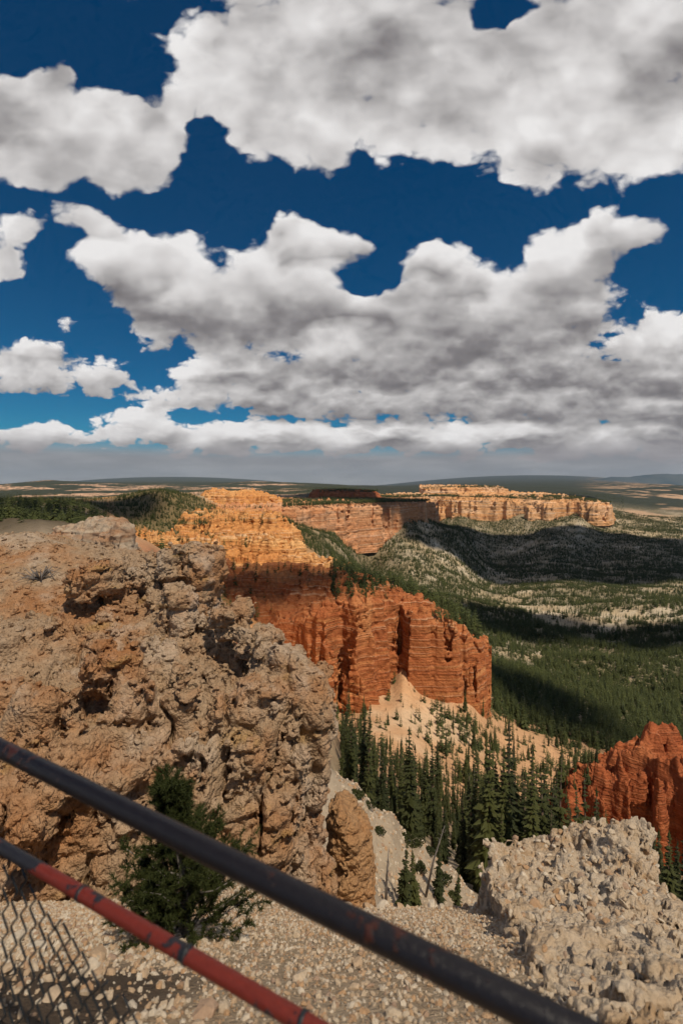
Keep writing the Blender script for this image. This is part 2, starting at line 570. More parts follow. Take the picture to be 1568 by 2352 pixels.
def uvy(pts):
    """(u, v, distance) triples to world x, y, z rows."""
    return np.array([tuple(P(*p)) for p in pts])

def plan(pts):
    return [((u - U0) / F * y, y) for u, y in pts]

# ------------------------------------------------------------------ materials for rock
def rock_material(name, build, rough=0.92):
    m = bpy.data.materials.new(name)
    m.use_nodes = True
    B = NB(m.node_tree)
    bs = m.node_tree.nodes['Principled BSDF']
    bs.inputs['Roughness'].default_value = rough
    bs.inputs['Specular IOR Level'].default_value = 0.15
    pos = B.node('ShaderNodeNewGeometry').outputs['Position']
    c, h, dist = build(B, pos)
    B.put(bs.inputs['Base Color'], c)
    if h is not None:
        bp = B.node('ShaderNodeBump')
        bp.inputs['Strength'].default_value = 1.0
        bp.inputs['Distance'].default_value = dist
        B.put(bp.inputs['Height'], h)
        B.l.new(bp.outputs[0], bs.inputs['Normal'])
    return m

def near_rock(B, pos):
    warm = B.noise(pos, 0.35, 4.0, 0.6)
    pale = B.noise(B.v('ADD', pos, (13, 5, 9)), 0.55, 5.0, 0.6)
    fine = B.noise(pos, 5.0, 6.0, 0.65)
    c = B.ramp(warm, [(0.30, (0.42, 0.30, 0.200)), (0.46, (0.41, 0.275, 0.168)), (0.56, (0.41, 0.230, 0.120)), (0.70, (0.39, 0.180, 0.075))])
    c = B.mix(B.m('MULTIPLY', B.mr(pale, 0.50, 0.68), 0.6), c, (0.54, 0.43, 0.325))
    # ochre seams
    och = B.noise(B.v('MULTIPLY', pos, (1.0, 1.0, 3.0)), 0.6, 3.0, 0.5)
    c = B.mix(B.m('MULTIPLY', B.mr(och, 0.60, 0.72), 0.6), c, (0.42, 0.25, 0.09))
    c = B.mix(1.0, c, B.ramp(fine, [(0.25, (0.62, 0.60, 0.58)), (0.5, (0.95, 0.95, 0.95)), (0.75, (1.18, 1.18, 1.18))]), 'MULTIPLY')
    vo = B.voro(pos, 11.0)
    vo2 = B.voro(pos, 27.0)
    h = B.m('ADD', B.m('MULTIPLY', vo, -0.6), B.m('ADD', B.m('MULTIPLY', fine, 0.7), B.m('MULTIPLY', vo2, -0.25)))
    return c, h, 0.09
M_NEAR = rock_material('near_limestone', near_rock)

# ------------------------------------------------------------------ near limestone cliff, left
near_ctl = uvy([
    (0, 1700, 10.8), (250, 1690, 11.4), (470, 1640, 11.9), (600, 1600, 12.6), (700, 1550, 13.0), (-200, 1700, 10.5),
    (0, 1500, 13.2), (200, 1500, 13.8), (400, 1480, 14.2), (540, 1475, 15.0), (620, 1530, 14.4), (560, 1450, 16.8), (0, 1370, 16.2), (-200, 1450, 14.5),
    (200, 1345, 17.3), (350, 1345, 17.3), (450, 1330, 18.0), (420, 1400, 15.8), (0, 1232, 20.0), (70, 1222, 20.5), (160, 1240, 21.5), (290, 1275, 20.0),
    (-250, 1250, 20.0), (60, 1200, 26.0), (300, 1240, 25.0), (-300, 1200, 26.0)])
near_top = tps(near_ctl[:, :2], near_ctl[:, 2], 0.02)
near_poly = plan([(-500, 9.2), (-150, 9.4), (0, 9.7), (140, 10.3), (250, 10.2), (380, 10.9), (480, 10.7), (560, 11.6), (600, 11.5), (640, 12.0), (668, 12.3), (682, 13.0),
                  (660, 13.9), (620, 14.6), (580, 15.5), (535, 16.3), (490, 17.0), (470, 18.3), (464, 20.2), (425, 20.0), (400, 21.8), (320, 21.6), (260, 22.8),
                  (130, 23.2), (0, 22.6), (-500, 23.0)])
def near_base(X, Y, z):
    wx = 0.45 * fbm(X * 0.8, Y * 0.8, X * 0 + 3.3, 3)
    wy = 0.45 * fbm(X * 0.8 + 40, Y * 0.8, X * 0 + 9.1, 3)
    d = poly_sd(X + wx, Y + wy, near_poly)
    top = near_top(X, Y) - 0.25 + 0.45 * fbm(X * 0.55, Y * 0.55, X * 0 + 1.7, 3)
    z = z[None, None, :]
    gx = 0.75
    ft = (z - top[:, :, None]) * gx
    side = -(d[:, :, None] + 0.03 * np.maximum(top[:, :, None] - z - 0.5, 0))
    f = np.maximum(ft, side).astype(np.float32)
    # rounded knobs and blocks that stand proud of the slope: centre (u, v, distance), half sizes; then open joints and hollows
    zz = z[0, 0]
    for cut, items in ((False, NEAR_KNOBS), (True, NEAR_CUTS)):
        for (u, v, yy, rx, ry, rz) in items:
            c = P(u, v, yy)
            r = 1.3 * max(rx, ry) + 0.4
            i_, j_ = np.nonzero((np.abs(X - c.x) < r) & (np.abs(Y - c.y) < r))
            k_ = np.nonzero(np.abs(zz - c.z) < 1.3 * rz + 0.4)[0]
            if not len(i_) or not len(k_):
                continue
            s0, s1, s2 = slice(i_.min(), i_.max() + 1), slice(j_.min(), j_.max() + 1), slice(k_.min(), k_.max() + 1)
            p_ = 2.0 if cut else 3.0
            qx = np.sqrt(((X[s0, s1] - c.x) / rx) ** 2 + ((Y[s0, s1] - c.y) / ry) ** 2)[:, :, None] ** p_ + np.abs((z[:, :, s2] - c.z) / rz) ** p_
            k = (qx ** (1 / p_) - 1.0) * min(rx, ry, rz)
            fs = f[s0, s1, s2]
            if cut:
                f[s0, s1, s2] = np.maximum(fs, -k)
            else:
                hh = np.clip(0.5 + 0.5 * (fs - k) / 0.18, 0, 1)
                f[s0, s1, s2] = fs + (k - fs) * hh - 0.18 * hh * (1 - hh)
    return f
NEAR_KNOBS = [
    (540, 1432, 14.6, .75, .8, .62), (600, 1470, 14.2, .8, .8, .55), (604, 1490, 13.9, .6, .7, .5),
    (664, 1520, 12.9, .36, .5, .42), (686, 1575, 12.75, .48, .6, .5), (654, 1600, 12.5, .5, .6, .6), (702, 1650, 12.8, .36, .6, .75), (664, 1670, 12.35, .42, .5, .6),
    (706, 1760, 12.7, .34, .6, .9), (664, 1750, 12.2, .4, .5, .6), (699, 1860, 12.6, .36, .6, .9), (654, 1830, 12.1, .32, .45, .5), (704, 1960, 12.5, .45, .7, 1.0),
    (410, 1400, 15.6, .55, .6, .7), (385, 1300, 17.9, .5, .6, .55), (420, 1310, 18.6, .6, .6, .8), (470, 1330, 18.4, .75, .9, 1.15), (475, 1290, 19.2, .5, .7, .6),
    (347, 1290, 19.0, .32, .4, .75), (345, 1330, 18.6, .5, .5, .5), (300, 1335, 17.6, .8, .7, .6), (235, 1330, 16.6, .9, .8, .6), (200, 1345, 16.0, .7, .7, .5),
    (400, 1640, 11.9, .62, .5, .62), (250, 1560, 12.6, .75, .6, .7), (290, 1640, 11.8, .6, .5, .5), (340, 1740, 11.2, .6, .5, .6), (230, 1700, 11.2, .7, .5, .6),
    (520, 1660, 11.9, .6, .6, .6), (600, 1620, 12.3, .6, .6, .6), (560, 1770, 11.5, .6, .5, .8), (604, 1750, 11.8, .5, .5, .8), (420, 1560, 13.0, .6, .5, .5),
    (120, 1640, 11.6, .8, .6, .5), (60, 1760, 10.6, .7, .5, .6), (20, 1860, 9.9, .6, .5, .6), (150, 1800, 10.7, .6, .5, .6), (60, 1900, 9.6, .5, .4, .5),
    (560, 1900, 11.3, .7, .5, 1.0), (480, 1860, 11.0, .5, .4, .8), (614, 1930, 11.7, .55, .5, 1.1),
]
NEAR_CUTS = [
    (466, 1770, 10.9, .10, .8, .95), (619, 1740, 11.7, .16, .7, 1.1), (629, 1850, 11.6, .2, .6, 1.2), (180, 1650, 10.9, .5, .5, .3), (400, 1770, 10.7, .55, .45, .35), (340, 1830, 10.5, .5, .4, .3),
    (110, 1740, 10.1, .45, .4, .35), (430, 1530, 12.9, .10, .5, .5), (455, 1580, 12.3, .35, .5, .18), (600, 1850, 10.95, .035, .5, .9), (628, 1880, 11.1, .03, .5, .8), (320, 1395, 15.9, .15, .6, .35),
]
def near_sand(x, y):
    return sstep(-8.2, -10.0, x + 0.35 * (y - 16)) * sstep(15.0, 16.8, y)
def near_warp(x, y, z):
    wx = 0.22 * vn(x * 1.3, y * 1.3, z * 1.3)
    wz = 0.16 * vn(x * 1.1 + 9, y * 1.1, z * 1.1)
    return x + wx, y + wx, z + wz
def near_disp_a(x, y, z):
    xx, yy, zz = near_warp(x, y, z)
    big = 0.40 * fbm(xx * 0.5, yy * 0.5, zz * 0.65, 3)
    f1, f2, cid = worley(xx * 1.4, yy * 1.4, zz * 2.0)
    b1 = 0.22 * (0.62 - f1) + 0.18 * (cid - 0.5) - 0.08 * np.exp(-((f2 - f1) / 0.06) ** 2)
    led = 0.07 * vn(xx * 0.3, yy * 0.3, zz * 4.2)
    c1, c2, kid = worley(xx * 0.72, yy * 0.72, zz * 0.20)          # upright blocks parted by joints
    upr = sstep(-3.6, -5.6, z)
    b0 = (0.26 * (0.6 - c1) + 0.26 * (kid - 0.5) - 0.24 * np.exp(-((c2 - c1) / 0.06) ** 2)) * (0.35 + 0.65 * upr)
    return (big + b1 + led + b0) * (1 - 0.85 * near_sand(x, y))
def near_disp_b(x, y, z):
    sand = near_sand(x, y)
    xx, yy, zz = near_warp(x, y, z)
    g1, g2, gid = worley(xx * 3.5, yy * 3.5, zz * 5.2)
    b2 = 0.06 * (0.6 - g1) + 0.15 * (gid - 0.5) - 0.07 * np.exp(-((g2 - g1) / 0.08) ** 2)
    h1, h2, hid = worley(xx * 7.5, yy * 7.5, zz * 9.5)
    b3 = 0.06 * (0.55 - h1) + 0.075 * (hid - 0.5) - 0.03 * np.exp(-((h2 - h1) / 0.10) ** 2)
    return b2 * (1 - 0.85 * sand) + b3 * (1 - 0.45 * sand)
NEAR_V, NEAR_Q = v, q = solid(-0.86, 0.03, 240, 8.8, 23.4, 196, -12.0, -1.0, 178, near_base, (near_disp_a, near_disp_b), 1.0)
near_cliff = add_obj('limestone_cliff', mesh_of('limestone_cliff', v, q), M_NEAR, label='pale tan crumbly limestone cliff filling the left side', cat='cliff')

# ------------------------------------------------------------------ crumbling outcrop, near right
def crumb_rock(B, pos):
    t = B.noise(pos, 1.3, 4.0, 0.6)
    idn = B.voro(pos, 7.5, out='Color')
    sp = B.node('ShaderNodeSeparateColor')
    B.l.new(idn, sp.inputs[0])
    fine = B.noise(pos, 16.0, 6.0, 0.65)
    c = B.ramp(t, [(0.30, (0.52, 0.42, 0.315)), (0.48, (0.47, 0.36, 0.25)), (0.62, (0.43, 0.29, 0.17)), (0.75, (0.40, 0.25, 0.125))])
    c = B.mix(B.m('MULTIPLY', sp.outputs[0], 0.45), c, (0.60, 0.50, 0.385))
    c = B.mix(1.0, c, B.ramp(fine, [(0.25, (0.66, 0.64, 0.62)), (0.5, (0.96, 0.96, 0.96)), (0.75, (1.15, 1.15, 1.15))]), 'MULTIPLY')
    h = B.m('ADD', B.m('MULTIPLY', B.voro(pos, 30.0), -0.5), B.m('MULTIPLY', fine, 0.8))
    return c, h, 0.03
M_CRUMB = rock_material('crumbling_limestone', crumb_rock)
out_ctl = uvy([(1150, 1965, 8.1), (1210, 1975, 8.1), (1235, 1992, 8.0), (1290, 1955, 8.0), (1350, 1962, 7.8), (1420, 1935, 7.5), (1465, 1958, 7.3), (1490, 2020, 6.8),
               (1540, 2100, 5.9), (1568, 2180, 5.0), (1250, 2050, 7.0), (1350, 2060, 6.4), (1450, 2080, 6.0), (1500, 2150, 5.0), (1300, 2115, 5.6), (1400, 2150, 4.9),
               (1350, 2165, 3.9), (1450, 2140, 4.0), (1500, 2190, 3.2), (1568, 2180, 3.7), (1400, 2235, 2.75), (1180, 2060, 6.8), (1220, 2130, 4.9), (1560, 2250, 2.5), (1460, 2275, 2.4), (1700, 2250, 2.6), (1650, 2200, 3.5)])
out_top = tps(out_ctl[:, :2], out_ctl[:, 2], 0.01)
out_poly = plan([(1124, 8.0), (1138, 7.1), (1172, 5.9), (1212, 4.5), (1262, 3.3), (1330, 2.4), (1420, 1.8), (1700, 1.8), (1680, 3.0), (1612, 4.5), (1566, 5.6), (1508, 6.9), (1474, 7.8), (1300, 8.5), (1150, 8.5)])
def out_base(X, Y, z):
    w = 0.10 * fbm(X * 2.2, Y * 2.2, X * 0 + 2.0, 3)
    d = poly_sd(X + w, Y - w, out_poly)
    top = out_top(X, Y) + 0.10 * fbm(X * 1.8, Y * 1.8, X * 0 + 5.0, 3)
    z = z[None, None, :]
    return np.maximum((z - top[:, :, None]) * 0.8, -(d[:, :, None] + 0.10 * np.maximum(top[:, :, None] - z, 0)))
def out_disp_a(x, y, z):
    w = 0.05 * vn(x * 5, y * 5, z * 5)
    f1, f2, cid = worley((x + w) * 2.6, (y + w) * 2.6, z * 3.2)
    return 0.17 * fbm(x * 1.4, y * 1.4, z * 1.6, 3) + 0.15 * (0.6 - f1) + 0.09 * (cid - 0.5)
def out_disp_b(x, y, z):
    w = 0.012 * vn(x * 9, y * 9, z * 9)
    g1, g2, gid = worley((x + w) * 7.5, (y + w) * 7.5, (z + w) * 10.5)
    h1, h2, hid = worley((x + w) * 17.0, (y + w) * 17.0, (z + w) * 21.0)
    return 0.03 * (0.6 - g1) + 0.13 * (gid - 0.5) - 0.035 * np.exp(-((g2 - g1) / 0.08) ** 2) + 0.015 * (0.55 - h1) + 0.030 * (hid - 0.5)
OUT_V, OUT_Q = v, q = solid(0.30, 0.88, 165, 1.85, 8.9, 180, -7.8, -1.8, 152, out_base, (out_disp_a, out_disp_b), 0.40)
outcrop = add_obj('rock_outcrop', mesh_of('rock_outcrop', v, q), M_CRUMB, label='pale crumbling rock outcrop rising from the gravel at lower right', cat='rock outcrop')

# ------------------------------------------------------------------ orange pillar at the cliff's right foot
def pillar_rock(B, pos):
    st = B.noise(B.v('MULTIPLY', pos, (0.25, 0.25, 1.0)), 1.5, 4.0, 0.6)
    fine = B.noise(pos, 5.0, 6.0, 0.65)
    c = B.ramp(st, [(0.30, (0.36, 0.20, 0.10)), (0.45, (0.43, 0.245, 0.12)), (0.55, (0.40, 0.21, 0.095)), (0.70, (0.47, 0.29, 0.16))])
    c = B.mix(1.0, c, B.ramp(fine, [(0.25, (0.68, 0.66, 0.64)), (0.5, (0.96, 0.96, 0.96)), (0.75, (1.15, 1.15, 1.15))]), 'MULTIPLY')
    return c, B.m('ADD', fine, B.m('MULTIPLY', B.voro(pos, 12.0), -0.7)), 0.09
M_PILLAR = rock_material('orange_pillar_rock', pillar_rock)
pil_c = P(794, 1836, 15.2)
def pil_base(X, Y, z):
    z = z[None, None, :]
    t = (pil_c.z - z)
    r = (0.50 + 0.075 * np.clip(t, 0, 3.5) + 0.10 * fbm(X * 1.2, Y * 1.2, X * 0 + 1, 2)[:, :, None])
    dx = X[:, :, None] - pil_c.x - 0.05 * np.clip(t, 0, 4)
    dy = (Y[:, :, None] - pil_c.y) * 0.8
    side = np.sqrt(dx * dx + dy * dy) - r
    top = (z - pil_c.z + 0.9 * np.abs(dx + 0.2)) * 0.72
    h = np.clip(0.5 + 0.5 * (side - top) / 0.3, 0, 1)
    return (top + (side - top) * h + 0.3 * h * (1 - h)).astype(np.float32)
def pil_disp(x, y, z):
    f1, f2, cid = worley(x * 1.6, y * 1.6, z * 2.6)
    g1, g2, gid = worley(x * 5, y * 5, z * 8)
    return 0.30 * fbm(x * 0.9, y * 0.9, z * 1.4, 4) + 0.16 * (0.6 - f1) + 0.08 * (cid - 0.5) + 0.10 * (0.55 - g1) + 0.12 * (gid - 0.5) + 0.06 * vn(x * 0.5, y * 0.5, z * 5) - 0.05 * np.exp(-((f2 - f1) / 0.04) ** 2)
v, q = solid(-0.08, 0.12, 100, 13.6, 17.0, 62, -14.6, -9.6, 112, pil_base, (pil_disp,), 0.6)
pillar = add_obj('rock_pillar', mesh_of('rock_pillar', v, q), M_PILLAR, label='short rounded orange rock pillar at the right foot of the pale cliff', cat='rock pillar')

# ------------------------------------------------------------------ banded red rock: one kind of solid for every fin, wall and mesa
def band_rock(period, cols, pale=(0.62, 0.42, 0.28), bumpd=0.5, seed=0.0, pale_amt=0.5):
    def build(B, pos):
        p = B.v('ADD', pos, (seed * 31.0, seed * 17.0, seed * 3.0))
        lay = B.noise(B.v('MULTIPLY', p, (0.04 / period, 0.04 / period, 1.0 / period)), 1.0, 5.0, 0.62)
        thin = B.noise(B.v('MULTIPLY', p, (0.05 / period, 0.05 / period, 3.6 / period)), 1.0, 3.0, 0.6)
        patch = B.noise(p, 0.10 / period, 4.0, 0.55)
        fine = B.noise(p, 1.6 / period, 5.0, 0.65)
        c = B.ramp(lay, [(0.30, cols[0]), (0.42, cols[1]), (0.50, cols[2]), (0.58, cols[1]), (0.70, cols[3])])
        c = B.mix(B.m('MULTIPLY', B.mr(thin, 0.56, 0.66), pale_amt), c, pale)
        c = B.mix(B.m('MULTIPLY', B.mr(patch, 0.50, 0.68), 0.55), c, cols[3])
        c = B.mix(1.0, c, B.ramp(fine, [(0.25, (0.66, 0.62, 0.60)), (0.5, (0.96, 0.96, 0.96)), (0.75, (1.16, 1.16, 1.16))]), 'MULTIPLY')
        h = B.m('ADD', B.m('MULTIPLY', thin, 0.8), fine)
        return c, h, bumpd
    return build
M_RED = rock_material('red_banded_rock', band_rock(3.0, [(0.27, 0.080, 0.030), (0.41, 0.148, 0.054), (0.33, 0.100, 0.036), (0.50, 0.225, 0.088)], (0.54, 0.31, 0.18), 1.0, 0.0, 0.7))
M_DEEP = rock_material('deep_red_rock', band_rock(2.0, [(0.27, 0.070, 0.027), (0.36, 0.105, 0.040), (0.31, 0.085, 0.032), (0.42, 0.155, 0.062)], (0.46, 0.20, 0.10), 0.8, 1.0, 0.3))
M_ORANGE = rock_material('orange_hoodoo_rock', band_rock(7.0, [(0.42, 0.160, 0.055), (0.57, 0.270, 0.092), (0.51, 0.215, 0.070), (0.64, 0.370, 0.160)], (0.66, 0.46, 0.29), 1.6, 2.0, 0.6))
M_PINK = rock_material('pink_cliff_rock', band_rock(16.0, [(0.46, 0.190, 0.085), (0.56, 0.270, 0.130), (0.50, 0.215, 0.095), (0.62, 0.370, 0.220)], (0.64, 0.45, 0.32), 4.0, 3.0, 0.5))
M_CREAM = rock_material('orange_cream_cliff_rock', band_rock(30.0, [(0.56, 0.250, 0.095), (0.62, 0.345, 0.170), (0.60, 0.300, 0.125), (0.66, 0.470, 0.320)], (0.68, 0.53, 0.40), 6.0, 4.0, 0.6))

TOPS = []
def cliff(name, mat, grid, poly, ctl, s, flute=(3.0, 10.0), batter=0.08, crest=1.0, smooth=0.02, spike=0.0, ledge=1.15, **kw):
    pl = plan(poly)
    ct = uvy(ctl)
    topf = tps(ct[:, :2], ct[:, 2], smooth)
    fa, fl = flute
    def base(X, Y, z):
        w1 = fbm(X / fl * 0.5, Y / fl * 0.5, X * 0 + 11.0, 3)
        r1 = 1 - np.abs(fbm(X / fl, Y / fl, X * 0 + 4.0, 2)) * 3.4
        r2 = 1 - np.abs(vn(X / fl * 2.7, Y / fl * 2.7, X * 0 + 8.0)) * 2.0
        d = poly_sd(X, Y, pl) + fa * (0.9 * w1 + 0.45 * r1 + 0.22 * r2)
        top = topf(X, Y) + crest * (0.8 * w1 + 0.5 * r1 + 0.3 * r2 - 0.3)
        top = top - crest * 1.2 * sstep(fa * 1.5, 0.0, d)
        if spike:
            top = top + spike * (np.abs(vn(X / fl * 1.9 + 5, Y / fl * 1.9, X * 0 + 2.0)) - 0.35)
        z = z[None, None, :]
        return np.maximum((z - top[:, :, None]) * 0.8, -(d[:, :, None] + batter * np.maximum(top[:, :, None] - z, 0)))
    def disp(x, y, z):
        led = 0.62 * vn(x / (70 * s), y / (70 * s), z / (0.9 * s)) + 0.40 * vn(x / (28 * s), y / (28 * s), z / (0.42 * s))
        wv = s * 0.8 * vn(x / (3 * s), y / (3 * s), z / (3 * s))
        f1, f2, cid = worley((x + wv) / (2.6 * s), (y + wv) / (2.6 * s), z / (7.0 * s))          # standing columns
        g1, g2, gid = worley((x + wv) / (1.4 * s), (y - wv) / (1.4 * s), z / (1.1 * s))          # blocks
        col_ = 1.1 * (0.6 - f1) + 0.7 * (cid - 0.5) - 0.5 * np.exp(-((f2 - f1) / 0.10) ** 2)
        blk = 0.35 * (0.6 - g1) + 0.45 * (gid - 0.5)
        return s * (led * ledge * 0.55 + 1.0 * fbm(x / (4 * s), y / (4 * s), z / (16 * s), 3) + col_ + blk)
    v, q = solid(*grid, base, (disp,), 3.2 * s)
    TOPS.append((pl, topf, grid))
    return add_obj(name, mesh_of(name, v, q), mat, **kw)

red_fin = cliff('rock_fin', M_RED, (-0.31, 0.33, 335, 178, 276, 95, -106, -40, 132),
    [(480, 232), (560, 222), (640, 214), (700, 206), (735, 196), (760, 194), (785, 206), (805, 198), (815, 191), (850, 190), (872, 193), (888, 206), (905, 216), (930, 218),
     (945, 204), (965, 199), (1000, 200), (1018, 206), (1045, 203), (1075, 205), (1096, 209), (1104, 222), (1098, 245), (1060, 262), (900, 275), (700, 280), (480, 285)],
    [(500, 1312, 262), (600, 1318, 258), (700, 1322, 252), (800, 1325, 250), (830, 1340, 235), (870, 1345, 225), (950, 1362, 218), (1000, 1402, 212), (1060, 1432, 212), (1100, 1478, 215),
     (740, 1400, 205), (830, 1362, 200), (700, 1400, 215), (600, 1400, 228), (500, 1380, 238), (960, 1405, 205), (1090, 1448, 209), (1000, 1380, 262)],
    1.35, flute=(8.0, 12.0), batter=0.12, crest=2.6, spike=4.0,
    label='banded red rock fin in the middle distance with talus fans below', cat='rock fin')
deep_fin = cliff('rock_fin', M_DEEP, (0.40, 0.86, 220, 92, 132, 92, -100, -55, 120),
    [(1238, 108), (1300, 105), (1340, 107), (1380, 102), (1420, 105), (1450, 103), (1500, 104), (1530, 99), (1620, 96), (1750, 96), (1750, 135), (1560, 130), (1440, 125), (1330, 122), (1250, 116)],
    [(1240, 1835, 113), (1300, 1800, 113), (1370, 1764, 113), (1410, 1740, 114), (1450, 1712, 115), (1490, 1684, 115), (1515, 1716, 113), (1535, 1745, 111), (1600, 1752, 108), (1700, 1740, 108),
     (1300, 1835, 107), (1400, 1785, 105), (1480, 1728, 107), (1560, 1762, 101), (1400, 1760, 124), (1500, 1730, 128)],
    0.62, flute=(3.6, 5.0), batter=0.16, crest=2.4, spike=5.0, ledge=0.2,
    label='deep red jagged rock fin at the right edge behind the pale outcrop', cat='rock fin')
tier_low = cliff('hoodoo_wall', M_ORANGE, (-0.49, 0.08, 300, 360, 520, 90, -98, -38, 100),
    [(285, 430), (340, 425), (400, 430), (430, 415), (480, 410), (505, 398), (520, 400), (545, 420), (590, 396), (625, 404), (645, 396), (670, 390), (690, 402), (740, 386), (800, 375), (840, 372), (850, 390), (760, 420), (700, 440), (680, 480), (600, 520), (285, 520)],
    [(300, 1238, 440), (350, 1243, 440), (420, 1240, 435), (520, 1247, 430), (600, 1252, 430), (650, 1257, 425), (690, 1264, 415), (740, 1292, 400), (800, 1312, 388), (840, 1330, 380), (400, 1230, 500), (600, 1238, 500)],
    2.7, flute=(14.0, 17.0), batter=0.16, crest=6.0, spike=12.0,
    label='lower tier of sunlit orange hoodoos behind the red fin', cat='hoodoo wall')
tier_high = cliff('hoodoo_wall', M_ORANGE, (-0.38, -0.08, 170, 560, 850, 78, -98, -30, 74),
    [(395, 620), (440, 612), (480, 600), (510, 612), (540, 590), (560, 608), (600, 590), (640, 600), (670, 620), (684, 650), (676, 720), (640, 800), (600, 900), (500, 900), (400, 760)],
    [(410, 1202, 640), (480, 1197, 640), (540, 1193, 630), (600, 1190, 630), (660, 1198, 640), (690, 1215, 650), (560, 1180, 800), (500, 1200, 610), (640, 1205, 610)],
    3.8, flute=(20.0, 25.0), batter=0.22, crest=8.0, spike=14.0,
    label='upper tier of orange hoodoo cliffs below the long pink wall', cat='hoodoo wall')
long_wall = cliff('cliff_wall', M_PINK, (-0.34, 0.24, 260, 850, 1800, 70, -190, -25, 85),
    [(470, 900), (520, 905), (560, 920), (590, 915), (620, 935), (660, 985), (700, 1050), (740, 1120), (780, 1180), (820, 1250), (870, 1330), (930, 1450), (960, 1550), (990, 1800), (990, 2600), (450, 2600), (450, 1000)],
    [(540, 1165, 960), (600, 1164, 980), (660, 1161, 1020), (740, 1158, 1160), (820, 1155, 1290), (900, 1152, 1420), (960, 1152, 1580), (600, 1152, 1300), (700, 1145, 1800), (900, 1142, 2200), (480, 1160, 1100)],
    6.0, flute=(34.0, 38.0), batter=0.14, crest=8.0, ledge=0.6,
    label='long fluted pink cliff wall running back below the dark plateau', cat='cliff')
cap = cliff('cliff_wall', M_ORANGE, (-0.31, -0.12, 130, 1080, 1480, 50, -75, -5, 60),
    [(478, 1150), (520, 1130), (560, 1120), (600, 1130), (640, 1180), (650, 1300), (480, 1420)],
    [(500, 1136, 1180), (560, 1129, 1180), (600, 1130, 1190), (640, 1145, 1220), (560, 1126, 1350)],
    6.0, flute=(22.0, 38.0), batter=0.8, crest=6.0,
    label='orange stepped bluff with a pale cap above the long cliff wall', cat='cliff')
far_cliff = cliff('cliff_wall', M_CREAM, (-0.09, 0.64, 310, 2450, 3700, 62, -225, -30, 74),
    [(690, 3450), (780, 3250), (850, 3050), (900, 2900), (960, 2850), (1000, 2900), (1040, 2800), (1100, 2750), (1150, 2800), (1200, 2700), (1260, 2650), (1300, 2700), (1350, 2600), (1395, 2600), (1403, 2800), (1340, 3100), (1300, 3600), (1300, 4900), (800, 4900)],
    [(740, 1141, 3400), (880, 1142, 3000), (960, 1140, 2950), (1050, 1139, 2900), (1150, 1140, 2900), (1250, 1147, 2760), (1300, 1146, 2780), (1330, 1143, 2720), (1350, 1150, 2680), (1400, 1156, 2680), (1000, 1133, 3600), (1200, 1133, 3600), (1100, 1128, 4600)],
    11.0, flute=(75.0, 80.0), batter=0.25, crest=15.0, ledge=0.5, spike=14.0,
    label='far sunlit orange and cream cliff rim right of centre', cat='cliff')
far_tier = cliff('cliff_wall', M_CREAM, (0.17, 0.37, 100, 2950, 4200, 40, -90, 20, 50),
    [(975, 3150), (1040, 3100), (1100, 3080), (1150, 3120), (1165, 3300), (1150, 4000), (950, 4000)],
    [(1000, 1121, 3200), (1060, 1118, 3200), (1120, 1118, 3200), (1150, 1121, 3250), (1060, 1116, 3700)],
    9.0, flute=(22.0, 60.0), batter=0.25, crest=5.0,
    label='upper orange step standing on the far cliff rim', cat='cliff')
mesa = cliff('mesa', M_DEEP, (-0.08, 0.10, 90, 2150, 2900, 45, -100, -10, 40),
    [(715, 2300), (760, 2250), (820, 2260), (850, 2350), (870, 2700), (720, 2750)],
    [(730, 1130, 2350), (780, 1127, 2350), (830, 1129, 2400), (780, 1126, 2650)],
    7.0, flute=(20.0, 60.0), batter=0.5, crest=4.0,
    label='low dark red mesa on the plateau near the centre of the horizon', cat='mesa')

def pinn_rock(B, pos):
    st = B.noise(B.v('MULTIPLY', pos, (0.2, 0.2, 1.0)), 0.9, 4.0, 0.6)
    fine = B.noise(pos, 2.5, 6.0, 0.65)
    c = B.ramp(st, [(0.32, (0.42, 0.27, 0.17)), (0.5, (0.46, 0.36, 0.26)), (0.62, (0.36, 0.20, 0.11)), (0.75, (0.50, 0.42, 0.34))])
    c = B.mix(1.0, c, B.ramp(fine, [(0.25, (0.66, 0.64, 0.62)), (0.5, (0.96, 0.96, 0.96)), (0.75, (1.15, 1.15, 1.15))]), 'MULTIPLY')
    return c, fine, 0.12
M_PINN = rock_material('pinnacle_rock', pinn_rock)
cliff('rock_pinnacle', M_PINN, (-0.67, -0.43, 110, 24.6, 30.0, 60, -6.0, -1.2, 100),
    [(112, 27.2), (190, 26.6), (228, 26.2), (262, 25.7), (294, 26.0), (300, 27.4), (285, 29), (120, 29)],
    [(122, 1244, 27.5), (180, 1224, 27.5), (222, 1210, 27.5), (246, 1193, 27.5), (280, 1194, 27.5), (298, 1212, 27.5), (200, 1262, 26.5), (150, 1268, 26.8), (265, 1215, 26.2)],
    0.24, flute=(0.30, 1.3), batter=0.30, crest=0.22,
    label='pale pinnacle with orange bands on the ridge above the near cliff', cat='rock pinnacle')

